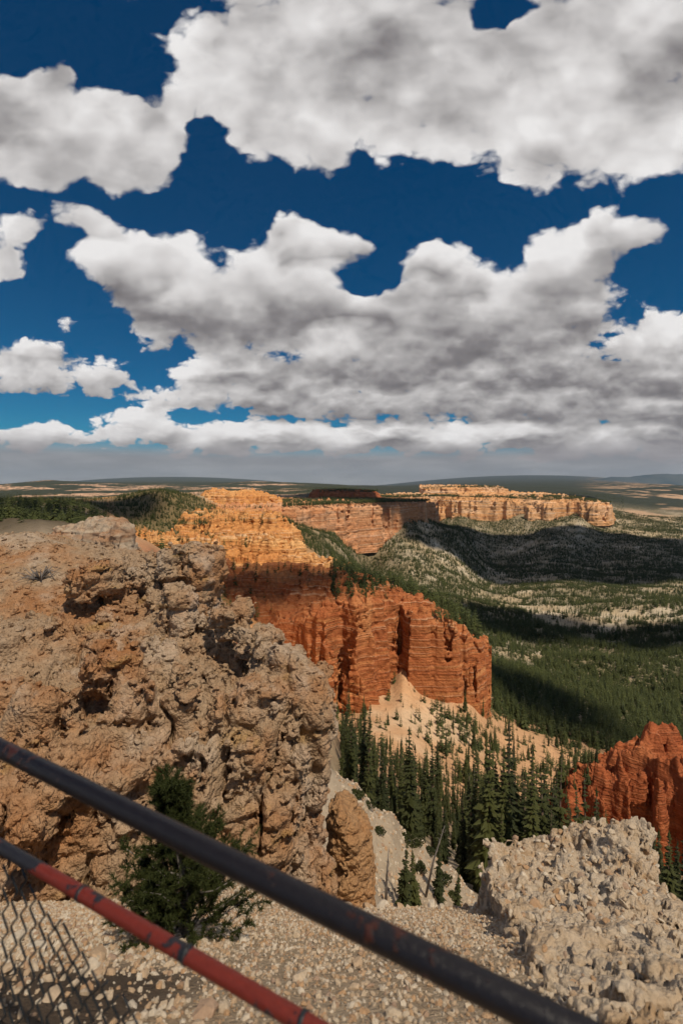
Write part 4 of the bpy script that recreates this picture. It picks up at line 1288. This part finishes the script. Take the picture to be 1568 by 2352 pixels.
# the dense stand in the gully and on the talus below the red fin
def stand(n, alo, ahi, ylo, yhi, keep):
    out = []
    tries = 0
    while len(out) < n and tries < 60000:
        tries += 1
        y = math.exp(rt.uniform(math.log(ylo), math.log(yhi)))
        a = rt.uniform(alo, ahi)
        if rt.random() > keep(U0 + a * F, y):
            continue
        if any((a * y - q[0]) ** 2 + (y - q[1]) ** 2 < (0.010 * y + 0.9) ** 2 for q in out):
            continue
        out.append((a * y, y))
    return out
def keep_gully(u, y):
    # keeps the sand slope and the bright talus fans open
    if y < 48 and u < 1060:
        return 0.0
    if y > 135 and 850 < u < 1000:
        return 0.12
    return 1.0
spots = stand(160, 0.0, 0.58, 30, 128, keep_gully)
zs = height(np.array([s[0] for s in spots]), np.array([s[1] for s in spots]))
gully_src = []
for k, ((x, y), z) in enumerate(zip(spots, zs)):
    o = put_tree('conifer_tree', BIG[k % 6], (x, y, z), float(rt.choice([rt.uniform(4.0, 7.0), rt.uniform(7.0, 11.0), rt.uniform(9.0, 14.0)])), float(rt.uniform(0, 6.28)), float(rt.uniform(.8, 1.15)),
             label='dark green conifer in the dense stand filling the gully below the red fin', category='conifer tree', group='conifers of the gully stand')
    gully_src.append(o[2])
spots = stand(34, 0.29, 0.48, 32, 50, lambda u, y: 1.0)
zs = height(np.array([s[0] for s in spots]), np.array([s[1] for s in spots]))
for k, ((x, y), z) in enumerate(zip(spots, zs)):
    put_tree('conifer_tree', BIG[(k * 5 + 1) % 6], (x, y, z), float(rt.uniform(8.5, 13.0)), float(rt.uniform(0, 6.28)), float(rt.uniform(.8, 1.1)),
             label='near dark conifer just beyond the gravel brow left of the pale outcrop', category='conifer tree', group='nearest conifers of the gully')
spots = stand(14, 0.64, 0.86, 24, 60, lambda u, y: 1.0)
zs = height(np.array([s[0] for s in spots]), np.array([s[1] for s in spots]))
for k, ((x, y), z) in enumerate(zip(spots, zs)):
    put_tree('conifer_tree', BIG[(k * 5 + 2) % 6], (x, y, z), float(rt.uniform(6.0, 10.0)), float(rt.uniform(0, 6.28)), float(rt.uniform(.8, 1.1)),
             label='dark conifer at the right edge between the pale outcrop and the deep red fin', category='conifer tree', group='conifers right of the outcrop')
spots = stand(78, -0.02, 0.60, 132, 235, keep_gully)
zs = height(np.array([s[0] for s in spots]), np.array([s[1] for s in spots]))
for k, ((x, y), z) in enumerate(zip(spots, zs)):
    put_tree('conifer_tree', BIG[(k * 5) % 6], (x, y, z), float(rt.uniform(5.0, 11.0)), float(rt.uniform(0, 6.28)), float(rt.uniform(.8, 1.2)),
             label='conifer scattered on the talus slope around the foot of the red fin', category='conifer tree', group='conifers on the talus')
valley_src = []
for k, (u, Y_) in enumerate([(560, 262), (590, 266), (615, 258), (632, 255), (640, 262), (668, 258), (690, 254), (705, 256), (720, 252), (733, 250), (742, 254), (758, 250), (765, 248), (700, 262), (655, 268)]):
    x = (u - U0) / F * Y_
    z = float(height(np.array([x]), np.array([float(Y_)]))[0])
    o = put_tree('conifer_tree', MID[k % 4], (x, Y_, z), float(rt.uniform(5.0, 9.0)), float(rt.uniform(0, 6.28)), 0.9,
                 label='conifer in the row along the top of the red fin', category='conifer tree', group='conifers on the fin crest')
    valley_src.append(o[2])

# forest beyond that nobody could count: one mass over the valley, one on the hill and plateau at the left, one on the far rims
def forest(name, n, alo, ahi, ylo, yhi, dens, hlo, hhi, extra=None, src=None):
    y = np.sqrt(rt.random(n) * (yhi ** 2 - ylo ** 2) + ylo ** 2)
    a = rt.uniform(alo, ahi, n)
    x = a * y
    m = rt.random(n) < dens(x, y, U0 + a * F)
    x, y = x[m], y[m]
    z = height(x, y)
    h = rt.uniform(hlo, hhi, len(x)) * np.where(rt.random(len(x)) < 0.25, 0.6, 1.0)
    size = np.stack([h * rt.uniform(.85, 1.25, len(x)), h * rt.uniform(.85, 1.25, len(x)), h], 1)
    turn = np.stack([x * 0, x * 0, rt.uniform(0, 6.28, len(x))], 1)
    return scatter(name, np.stack([x, y, z - 0.1], 1), size, turn, rt.integers(0, 4, len(x)), src or valley_src[:4], kind='stuff',
                   label=extra, cat='forest')
def d_valley(x, y, u):
    n = fbm(x / 130, y / 130, x * 0 + 31, 3)
    n2 = fbm(x / 26, y / 26, x * 0 + 12, 3)
    band = 0.5 * sstep(640, 700, u) * sstep(900, 840, u) * sstep(1500, 1300, y) + 0.45 * sstep(780, 860, u) * sstep(1150, 1080, u) * sstep(850, 1000, y) * sstep(2000, 1700, y) + sstep(900, 700, y) * 0.42 + 0.2 * sstep(1300, 1600, y)          # the near valley is thicker wood
    return np.clip(0.48 + band + 1.3 * n + 1.6 * n2, 0.12, 1.0)
forest('forest', 3200, -0.02, 0.62, 125, 260, lambda x, y, u: np.clip(0.5 + 0.9 * fbm(x / 18, y / 18, x * 0 + 61, 3), 0.05, 1) * np.where((u > 840) & (u < 1000) & (y > 150), 0.35, 1.0), 2.5, 6.5, 'small conifers speckling the talus below the red fin')
forest('forest', 30000, -0.02, 0.95, 225, 720, d_valley, 6.5, 12.0, 'green conifer wood covering the near valley floor at right')
forest('forest', 56000, -0.13, 0.92, 700, 1500, d_valley, 7.0, 12.5, 'conifer wood with pale clearings across the middle valley')
forest('forest', 120000, -0.05, 0.90, 1500, 3300, d_valley, 9.0, 15.0, 'distant conifer wood on the slopes under the far cliffs')
forest('forest', 900, 0.0, 0.56, 48, 140, lambda x, y, u: np.where((u < 1060) & (y < 50), 0, np.clip(0.65 + 0.8 * fbm(x / 12, y / 12, x * 0 + 71, 2), 0, 1)), 3.0, 7.5, 'undergrowth of young conifers between the tall ones of the gully', gully_src[:4])
def d_left(x, y, u):
    n = fbm(x / 60, y / 60, x * 0 + 41, 3)
    hill = sstep(240, 300, u) * sstep(520, 480, u) * sstep(480, 560, y)
    plat = sstep(300, 230, u)
    amph = 0.22 * sstep(300, 360, u)
    return np.clip(np.maximum(np.maximum(1.0 * hill, 0.42 * plat), amph) + 0.6 * n * (hill + plat), 0.0, 1.0)
forest('forest', 15000, -0.85, -0.14, 170, 1000, d_left, 5.5, 10.0, 'dark conifers on the hill and plateau at the far left')
forest('forest', 900, -0.85, -0.42, 55, 170, lambda x, y, u: 0.6 * sstep(320, 250, u), 2.5, 4.8, 'small dark conifers on the shaded plateau behind the near cliff')
def d_rim(x, y, u):
    n = fbm(x / 250, y / 250, x * 0 + 51, 3)
    return np.clip(0.75 + n, 0.0, 1.0)
forest('forest', 16000, -0.34, 0.62, 1500, 5200, lambda x, y, u: d_rim(x, y, u) * (height(x, y) > -0.055 * y), 9.0, 15.0, 'dark forest on the plateau tops below the horizon')

# ------------------------------------------------------------------ railing with two pipes and a sagging chain-link mesh
H_TOP = 0.74
def fence_point(u, v):
    """Point of the fence's vertical plane seen at (u, v)."""
    a = P(1300, 2352, 1.0) * (H_TOP / ((2352 - V0) / F))
    b = P(0, 1715, 1.0) * (H_TOP / ((1715 - V0) / F))
    n = (b - a).cross(Vector((0, 0, 1)))
    d = P(u, v, 1.0)
    return d * (a.dot(n) / d.dot(n))
FT = (fence_point(0, 1715) - fence_point(1300, 2352)).normalized()
def paint_material(name, base, under, amount, rough, worn=None):
    m = bpy.data.materials.new(name)
    m.use_nodes = True
    B = NB(m.node_tree)
    bs = m.node_tree.nodes['Principled BSDF']
    pos = B.node('ShaderNodeNewGeometry').outputs['Position']
    n = B.noise(pos, 26.0, 5.0, 0.62)
    n2 = B.noise(pos, 5.0, 3.0, 0.5)
    f = B.mr(B.m('ADD', n, B.m('MULTIPLY', B.m('SUBTRACT', n2, 0.5), 0.9)), amount, amount + 0.05)
    if worn is not None:                 # paint rubbed off along one end of the pipe
        sx = B.node('ShaderNodeSeparateXYZ')
        B.l.new(pos, sx.inputs[0])
        wr = B.mr(sx.outputs[0], worn[0], worn[1])
        f = B.mr(B.m('ADD', B.m('ADD', n, B.m('MULTIPLY', B.m('SUBTRACT', n2, 0.5), 0.9)), B.m('MULTIPLY', wr, 0.17)), amount, amount + 0.05)
    g = B.noise(pos, 90.0, 4.0, 0.6)
    c = B.mix(f, base, under)
    c = B.mix(1.0, c, B.ramp(g, [(0.3, (0.8, 0.8, 0.8)), (0.7, (1.12, 1.12, 1.12))]), 'MULTIPLY')
    B.put(bs.inputs['Base Color'], c)
    bs.inputs['Roughness'].default_value = rough
    bs.inputs['Specular IOR Level'].default_value = 0.4
    bp = B.node('ShaderNodeBump')
    bp.inputs['Distance'].default_value = 0.002
    B.put(bp.inputs['Height'], B.m('ADD', f, g))
    B.l.new(bp.outputs[0], bs.inputs['Normal'])
    return m
M_PIPE = paint_material('dark_brown_pipe', (0.010, 0.008, 0.010), (0.050, 0.014, 0.008), 0.62, 0.40)
M_REDP = paint_material('chipped_red_pipe', (0.165, 0.020, 0.011), (0.018, 0.017, 0.022), 0.60, 0.5, worn=(-0.62, -0.80))
M_BAND = paint_material('dark_wire', (0.016, 0.020, 0.024), (0.05, 0.03, 0.02), 0.7, 0.5)
rail = bpy.data.objects.new('railing', None)
col.objects.link(rail)
foot = fence_point(1300, 2352)
rail.location = (foot.x, foot.y, -1.8)
rail['label'] = 'pipe railing with a dark upper pipe and chipped red lower pipe crossing the foreground'
rail['category'] = 'railing'
def rail_part(name, V, Fc, mat, parent=rail, smooth=True):
    me = py_mesh(name, [Vector(p) - rail.location for p in V], Fc, mat, smooth)
    o = bpy.data.objects.new(name, me)
    col.objects.link(o)
    o.parent = parent
    return o
def pipe(p, q, r, mat, name, ext=(0.9, 0.6), sag=0.0):
    d = (q - p).normalized()
    a, b = p - d * ext[0], q + d * ext[1]
    n = 24
    pts = [a.lerp(b, i / n) + Vector((0, 0, -sag * math.sin(math.pi * i / n))) for i in range(n + 1)]
    V, Fc = tube(pts, [r] * (n + 1), 28)
    return rail_part(name, V, Fc, mat)
UP0, UP1 = fence_point(1300, 2363), fence_point(0, 1718)
LO0, LO1 = fence_point(716, 2360), fence_point(0, 1943)
pipe(UP0, UP1, 0.0220, M_PIPE, 'upper_pipe')
low = pipe(LO0, LO1, 0.0155, M_REDP, 'lower_pipe')
low['label'] = 'lower pipe in chipped red paint with dark bare patches'
for (u, v) in ((190, 2052), (432, 2190), (700, 2345)):
    k = (u - 716) / (0 - 716)
    c = LO0.lerp(LO1, k)
    # nearest point of the pipe to the direction (u, v)
    best = min((LO0.lerp(LO1, i / 400) for i in range(401)), key=lambda p: (U0 + p.x / p.y * F - u) ** 2 + (V0 - p.z / p.y * F - v) ** 2)
    d = (LO1 - LO0).normalized()
    V, Fc = tube([best - d * 0.0045, best + d * 0.0045], [0.0172, 0.0172], 28)
    rail_part('clamp_ring', V, Fc, M_BAND, low)
# posts of the fence, outside the picture to the left and right
for s_ in (-0.75, 1.75):
    t_ = UP0 + FT * (0.0 if s_ < 0 else 2.35) - (FT * 0.55 if s_ < 0 else FT * 0.0)
    V, Fc = tube([Vector((t_.x, t_.y, -2.0)), Vector((t_.x, t_.y, t_.z))], [0.026, 0.026], 20)
    rail_part('post', V, Fc, M_PIPE)
# chain-link: zigzag wires hanging in the fence plane, loose along their upper edge
step, drop = 0.031, 0.037
FT2 = Vector((-0.97, 0.24, 0)).normalized()          # the loose mesh swings a little out of the fence line
nrm = FT2.cross(Vector((0, 0, 1))).normalized()
org = Vector((LO1.x, LO1.y, 0))
def seen(p):
    return U0 + p.x / p.y * F, V0 - p.z / p.y * F
for k in range(-52, 34):
    pts = []
    runs = []
    for j in range(0, 34):
        z = -0.92 - j * drop
        s_ = (k + (j + k) % 2) * step
        p = org + FT2 * (s_ + 0.003 * math.sin(k * 0.8 + j * 0.35)) + nrm * (0.003 * (1 if (j + k) % 2 else -1) + 0.007 * math.sin(k * 0.31 + j * 0.3))
        p.z = z + 0.006 * math.sin(k * 1.7)
        ok = p.y > 0.25 and p.z > gravel_z(np.array([p.x]), np.array([p.y]))[0] + 0.02
        if ok:
            u, v = seen(p)
            ok = (u - 58) < (v - 1995) * 0.80 and v > 1960 + 0.565 * u - 10 and v < 2700 and u > -260
        if ok:
            pts.append(p)
        elif pts:
            runs.append(pts); pts = []
    if pts:
        runs.append(pts)
    for rn in runs:
        if len(rn) > 2:
            fine_ = []
            for a_, b_ in zip(rn[:-1], rn[1:]):
                fine_ += [a_.lerp(b_, 0.10), a_.lerp(b_, 0.90)]
            V, Fc = tube(fine_, [0.0029] * len(fine_), 5)
            rail_part('mesh_wire', V, Fc, M_BAND)

# ------------------------------------------------------------------ young pine on the slope behind the railing
M_PINE = leaf_material('pine_needles', (0.013, 0.023, 0.007), (0.056, 0.062, 0.013))
rp = random.Random(77)
pine_c = Vector(P(425, 2120, 4.7))
pine_c.z = float(gravel_z(np.array([pine_c.x]), np.array([pine_c.y]))[0]) - 0.05
pine = bpy.data.objects.new('pine_sapling', None)
col.objects.link(pine)
pine.location = pine_c
pine['label'] = 'bushy young green pine growing behind the railing against the pale cliff'
pine['category'] = 'pine sapling'
def pine_part(name, V, Fc, mat, smooth=False):
    o = bpy.data.objects.new(name, py_mesh(name, V, Fc, mat, smooth))
    col.objects.link(o)
    o.parent = pine
    return o
PH = 1.72
stem_pts = [Vector((-0.16 * (t ** 1.5) + 0.03 * math.sin(t * 7), 0.03 * math.sin(t * 5), PH * t)) for t in [i / 10 for i in range(11)]]
V, Fc = tube(stem_pts, [0.035 * (1 - 0.85 * i / 10) for i in range(11)], 8)
pine_part('trunk', V, Fc, M_DEAD, True)
NV, NF = [], []
def tuft(p, d, n, L):
    for _ in range(n):
        q = d * rp.uniform(0.25, 1.0) + Vector((rp.gauss(0, 1), rp.gauss(0, 1), rp.gauss(0.15, 1))) * 0.62
        q.normalize()
        s = q.cross(Vector((rp.gauss(0, 1), rp.gauss(0, 1), rp.gauss(0, 1)))).normalized() * 0.0042
        o = p - d * rp.uniform(0, 0.10)
        i = len(NV)
        e = o + q * L * rp.uniform(0.7, 1.15)
        NV.extend([o - s, o + s, e])
        NF.append((i, i + 1, i + 2))
def stem_at(t):
    f = min(max(t, 0), 0.999) * 10
    i = int(f)
    return stem_pts[i].lerp(stem_pts[i + 1], f - i)
n_br = 0
for k in range(150):
    t = 0.03 + 0.95 * (k / 150) ** 1.25
    low_w = 0.85 if t < 0.5 else (0.55 if t < 0.6 else 0.30)
    L = low_w * (1 - 0.62 * t) * rp.uniform(0.55, 1.1)
    if 0.60 < t < 0.70 and rp.random() < 0.65:
        continue
    w = rp.uniform(0, 6.283)
    rise = rp.uniform(0.15, 0.75)
    base = stem_at(t)
    d = Vector((math.cos(w), math.sin(w) * 0.8, rise)).normalized()
    pts = [base, base + d * L * 0.5 + Vector((0, 0, -0.03)), base + d * L + Vector((0, 0, 0.10 * L))]
    V, Fc = tube(pts, [0.010, 0.007, 0.003], 5)
    pine_part('branch', V, Fc, M_DEAD, True)
    for j in range(13):
        f = 0.22 + 0.78 * (j + rp.random()) / 13
        p = pts[0].lerp(pts[1], f * 2) if f < 0.5 else pts[1].lerp(pts[2], f * 2 - 1)
        sd = (d + Vector((rp.gauss(0, .55), rp.gauss(0, .55), rp.gauss(0.25, .45)))).normalized()
        tip = p + sd * rp.uniform(0.04, 0.16)
        tuft(tip, sd, 42, 0.068)
    tuft(pts[2], d, 34, 0.07)
for j in range(5):
    tuft(stem_at(0.9 + 0.025 * j), Vector((0, 0, 1)), 30, 0.065)
pine_part('needles', NV, NF, M_PINE)

# ------------------------------------------------------------------ small spruces, snags and shrubs on the sand slope below the brow
def ground_at(u, Y_):
    x = (u - U0) / F * Y_
    return Vector((x, Y_, float(height(np.array([x]), np.array([float(Y_)]))[0])))
SMALL = [conifer(300 + k, 26, 8, wide=[.17, .19, .14, .16][k], low=.03, gap=0.06) for k in range(4)]
for (u, v_top, Y_, h, k, lab) in [
        (925, 1935, 21, 3.6, 0, 'slim taller spruce of the close pair just below the gravel brow'),
        (950, 1965, 21.5, 3.1, 1, 'fuller shorter spruce of the close pair just below the gravel brow'),
        (1005, 1925, 23.5, 3.0, 2, 'thin small spruce right of the leaning snag on the sand slope'),
        (1048, 1990, 22, 2.6, 3, 'small dense spruce at the right end of the sand slope beside the outcrop'),
        (838, 1860, 21, 1.6, 2, 'tiny spruce against the right side of the orange pillar')]:
    g = ground_at(u, Y_)
    top = P(u, v_top, Y_)
    hh = max(h, top.z - g.z + 0.1)
    put_tree('spruce_tree', SMALL[k], g, hh, k * 1.3, 0.85 * h / hh + 0.1, label=lab, category='spruce tree')
def snag(u, Y_, h, lean, seed, label):
    r = random.Random(seed)
    g = ground_at(u, Y_)
    e = bpy.data.objects.new('dead_tree', None)
    col.objects.link(e)
    e.location = g
    e['label'] = label
    e['category'] = 'dead tree'
    V, Fc = tube([(0, 0, -.2), (lean * .45 * h, .05, .5 * h), (lean * h, .0, h)], [.07, .045, .012], 6)
    o = bpy.data.objects.new('trunk', py_mesh('trunk', V, Fc, M_DEAD)); col.objects.link(o); o.parent = e
    for k in range(16):
        t = r.uniform(.2, .95)
        L = r.uniform(.15, .5) * (1.15 - t) * h * .35
        w = r.uniform(0, 6.28)
        b = Vector((lean * h * t, 0, h * t))
        V, Fc = tube([b, b + Vector((math.cos(w) * L * .6, math.sin(w) * L * .6, r.uniform(-.1, .1))), b + Vector((math.cos(w) * L, math.sin(w) * L, r.uniform(-.25, .15)))], [.016, .010, .004], 4)
        o = bpy.data.objects.new('branch', py_mesh('branch', V, Fc, M_DEAD)); col.objects.link(o); o.parent = e
snag(885, 20, 2.4, 0.06, 1, 'bare grey dead tree beside the orange pillar')
snag(975, 23, 3.6, 0.28, 2, 'leaning dead tree between the small spruces on the sand slope')
for (u, Y_, h, k) in [(1085, 80, 13.5, 3), (1125, 85, 13, 4), (870, 75, 10, 5), (1010, 120, 10, 6), (1245, 75, 12, 7)]:
    snag(u, Y_, h, 0.02, k, {1085: 'tall bare dead trunk in the middle of the gully stand', 1125: 'tall bare dead trunk right of the gully middle', 870: 'bare dead trunk at the left side of the gully stand',
                             1010: 'bare dead trunk standing on the pale talus', 1245: 'bare dead trunk in front of the deep red fin'}[u])
def shrub(u, Y_, w, h, seed, label, stretch=1.0, rz=0.0):
    r = random.Random(seed)
    w, h = w * 0.55, h * 0.6
    g = ground_at(u, Y_)
    NVs, NFs = [], []
    for _ in range(420):
        a, b = r.uniform(0, 6.28), math.acos(r.uniform(0, 1))
        rr = r.uniform(.55, 1.05)
        p = Vector((math.cos(a) * math.sin(b) * w * rr * stretch, math.sin(a) * math.sin(b) * w * rr, math.cos(b) * h * rr))
        p.rotate(Euler((0, 0, rz)))
        q = Vector((r.gauss(0, 1), r.gauss(0, 1), r.gauss(.3, 1))).normalized() * 0.16 * w / .6
        s = q.orthogonal().normalized() * 0.05 * w / .6
        i = len(NVs)
        NVs += [p - s, p + s, p + q + s * .4, p + q - s * .4]
        NFs.append((i, i + 1, i + 2, i + 3))
    e = bpy.data.objects.new('shrub', py_mesh('shrub', NVs, NFs, M_NEEDLE, False))
    col.objects.link(e)
    e.location = g
    e['label'] = label
    e['category'] = 'shrub'
    e['group'] = 'shrubs on the sand slope'
for q in [(820, 26.6, .7, .5, 1, 'topmost dark shrub on the sand slope beside the pale rock', 1.2), (845, 27.3, .55, .4, 2, 'elongated low shrub just below the topmost one on the sand slope', 1.8), (868, 25.8, .55, .4, 3, 'small low shrub at the middle left of the sand slope', 1.4),
          (940, 27.3, 1.0, .8, 4, 'large dark shrub at the middle of the sand slope', 1.5), (985, 27.2, .6, .6, 5, 'round shrub on the right part of the sand slope', 1.0), (965, 25, .6, .8, 6, 'upright shrub behind the thin small spruce', 1.0),
          (1010, 25.6, .8, .5, 7, 'wide low shrub near the right edge of the sand slope', 1.6), (1040, 25, .6, .5, 8, 'shrub at the lower right corner of the sand slope', 1.2)]:
    shrub(*q[:6], stretch=q[6])
# dry bush and dead branches on the pale slope at upper left
r_ = random.Random(9)
deadb = bpy.data.objects.new('dead_bush', None)
col.objects.link(deadb)
dc = snap(100, 1325)
deadb.location = dc
deadb['label'] = 'tangle of dark dead branches on the pale slope at upper left'
deadb['category'] = 'dead bush'
for k in range(34):
    w = r_.uniform(0, 6.28)
    L = r_.uniform(.25, .9)
    V, Fc = tube([(0, 0, 0), (math.cos(w) * L * .5, math.sin(w) * L * .5, r_.uniform(.05, .45)), (math.cos(w) * L, math.sin(w) * L, r_.uniform(-.1, .55))], [.03, .018, .006], 5)
    o = bpy.data.objects.new('branch', py_mesh('branch', V, Fc, M_DEAD)); col.objects.link(o); o.parent = deadb

# ------------------------------------------------------------------ blue mountain ranges on the horizon
def mountain_material():
    def build(B, pos):
        n = B.noise(pos, 0.0006, 5.0, 0.6)
        return B.ramp(n, [(0.35, (0.03, 0.05, 0.06)), (0.65, (0.075, 0.085, 0.085))]), None, 0
    return rock_material('mountain', build)
M_MTN = mountain_material()
def range_(name, pts, Y_, depth, seed, mat=None):
    us = np.linspace(pts[0][0], pts[-1][0], 160)
    top = np.interp(us, [p[0] for p in pts], [p[1] for p in pts])
    nz = 9
    rows = []
    for j in range(nz):
        f = j / (nz - 1)
        yy = Y_ + depth * (f - 0.5)
        prof = max(0.0, 1 - abs(f - 0.5) * 2) ** 0.8
        x = (us - U0) / F * Y_
        rg = fbm(us / 26.0, us * 0 + f * 5, us * 0 + seed, 4)
        zt = -(top - V0) / F * Y_
        z = -400 + (zt + 400 + rg * 0.16 * (zt + 60) * (1 if j != nz // 2 else 0.5)) * prof
        rows.append(np.stack([x, np.full_like(x, yy), z], 1))
    R = np.stack(rows, 1)
    idx = np.arange(R.shape[0] * R.shape[1]).reshape(R.shape[:2])
    qd = np.stack([idx[:-1, :-1], idx[1:, :-1], idx[1:, 1:], idx[:-1, 1:]], -1).reshape(-1, 4)
    add_obj(name, mesh_of(name, R.reshape(-1, 3), qd), mat or M_MTN, kind='structure')
range_('mountains', [(900, 1117), (1000, 1111), (1070, 1102), (1100, 1099), (1150, 1104), (1200, 1103), (1290, 1102), (1330, 1108), (1400, 1113)], 40000, 5000, 3.0)
range_('mountains', [(1180, 1117), (1250, 1107), (1262, 1103), (1280, 1107), (1330, 1105), (1380, 1100), (1402, 1095), (1440, 1096), (1480, 1090), (1520, 1088), (1580, 1090), (1700, 1092), (1900, 1104)], 31000, 5000, 5.0)

M_HILL = rock_material('forested_hill', lambda B, pos: (B.ramp(B.noise(pos, 0.004, 4.0, 0.6), [(0.4, (0.022, 0.030, 0.024)), (0.62, (0.05, 0.05, 0.035)), (0.75, (0.20, 0.15, 0.11))]), None, 0))
range_('hills', [(-200, 1113), (0, 1112), (60, 1108), (110, 1104), (150, 1106), (215, 1111), (300, 1112), (370, 1110), (420, 1112), (500, 1114), (540, 1108), (570, 1106), (620, 1108), (700, 1109), (800, 1114), (900, 1116)], 9000, 2600, 7.0, M_HILL)
# ------------------------------------------------------------------ haze over the whole scene
def box(x0, x1, y0, y1, z0, z1):
    V = [(x, y, z) for x in (x0, x1) for y in (y0, y1) for z in (z0, z1)]
    return V, [(0, 1, 3, 2), (4, 6, 7, 5), (0, 4, 5, 1), (2, 3, 7, 6), (0, 2, 6, 4), (1, 5, 7, 3)]
mh = bpy.data.materials.new('haze')
mh.use_nodes = True
mh.node_tree.nodes.clear()
HB = NB(mh.node_tree)
ho = HB.node('ShaderNodeOutputMaterial')
pv = HB.node('ShaderNodeVolumePrincipled')
pv.inputs['Color'].default_value = (0.58, 0.76, 1.0, 1)
pv.inputs['Density'].default_value = 0.8e-5
pv.inputs['Anisotropy'].default_value = 0.2
HB.l.new(pv.outputs[0], ho.inputs['Volume'])
V, Fc = box(-50000, 50000, -2500, 48000, -900, 1500)
haze = add_obj('haze', py_mesh('haze', V, Fc, mh, False), kind='stuff')

# ------------------------------------------------------------------ cumulus overhead, above the frame: their shadows lie on the land
mc = bpy.data.materials.new('cloud')
mc.use_nodes = True
mc.node_tree.nodes['Principled BSDF'].inputs['Base Color'].default_value = (0.9, 0.9, 0.9, 1)
mc.node_tree.nodes['Principled BSDF'].inputs['Roughness'].default_value = 1.0
mt = bpy.data.materials.new('thin_cloud')
mt.use_nodes = True
TB = NB(mt.node_tree)
t_tr = TB.node('ShaderNodeBsdfTransparent')
t_mx = TB.node('ShaderNodeMixShader')
t_mx.inputs[0].default_value = 0.15
t_bs = mt.node_tree.nodes['Principled BSDF']
t_bs.inputs['Base Color'].default_value = (0.9, 0.9, 0.9, 1)
t_bs.inputs['Roughness'].default_value = 1.0
TB.l.new(t_tr.outputs[0], t_mx.inputs[1])
TB.l.new(t_bs.outputs[0], t_mx.inputs[2])
TB.l.new(t_mx.outputs[0], mt.node_tree.nodes['Material Output'].inputs['Surface'])
def cloud(u, Y_, rx, ry, H=3600.0, seed=0, rot=0.0, mat=None):
    x = (u - U0) / F * Y_
    z = float(height(np.array([x]), np.array([float(Y_)]))[0])
    c = Vector((x, Y_, z)) + SUND * ((H - z) / SUND.z)
    bm = bmesh.new()
    bmesh.ops.create_icosphere(bm, subdivisions=4, radius=1.0)
    me = bpy.data.meshes.new('cloud')
    bm.to_mesh(me)
    bm.free()
    p = np.empty(len(me.vertices) * 3, np.float32)
    me.vertices.foreach_get('co', p)
    p = p.reshape(-1, 3)
    k = 1 + 0.55 * fbm(p[:, 0] * 1.6 + seed * 7, p[:, 1] * 1.6, p[:, 2] * 1.6, 5, 0.55)
    p = p * k[:, None] * np.array([rx, ry, 0.28 * min(rx, ry) + 30])
    p[:, 2] = np.where(p[:, 2] < 0, p[:, 2] * 0.4, p[:, 2])
    me.vertices.foreach_set('co', p.astype(np.float32).ravel())
    me.polygons.foreach_set('use_smooth', [True] * len(me.polygons))
    o = add_obj('cloud', me, mat or mc, kind='structure')
    o.location = c
    o.rotation_euler = (0, 0, rot)
CLOUD_SHADOWS = [
    (1180, 1900, 900, 560, 1, 0.0), (1500, 1850, 700, 520, 2, 0.2), (960, 1680, 230, 260, 3, 0.0), (1010, 1500, 150, 180, 14, 0.0), (900, 1440, 60, 110, 4, -0.5),
    (-60, 210, 85, 120, 5, 0.0), (150, 620, 110, 170, 6, 0.0), (620, 246, 52, 26, 7, 0.0), (1150, 720, 190, 110, 8, 0.1), (720, 2350, 420, 500, 9, 0.0), (1250, 4100, 500, 350, 10, 0.0), (1500, 640, 110, 60, 11, 0.2), (1210, 300, 50, 60, 12, 0.0),
]
for (u, Y_, rx, ry, sd, rot) in CLOUD_SHADOWS:
    cloud(u, Y_, rx, ry, seed=sd, rot=rot)
cloud(784, 8, 80, 75, seed=20, mat=mt)          # a thin one over the near rim
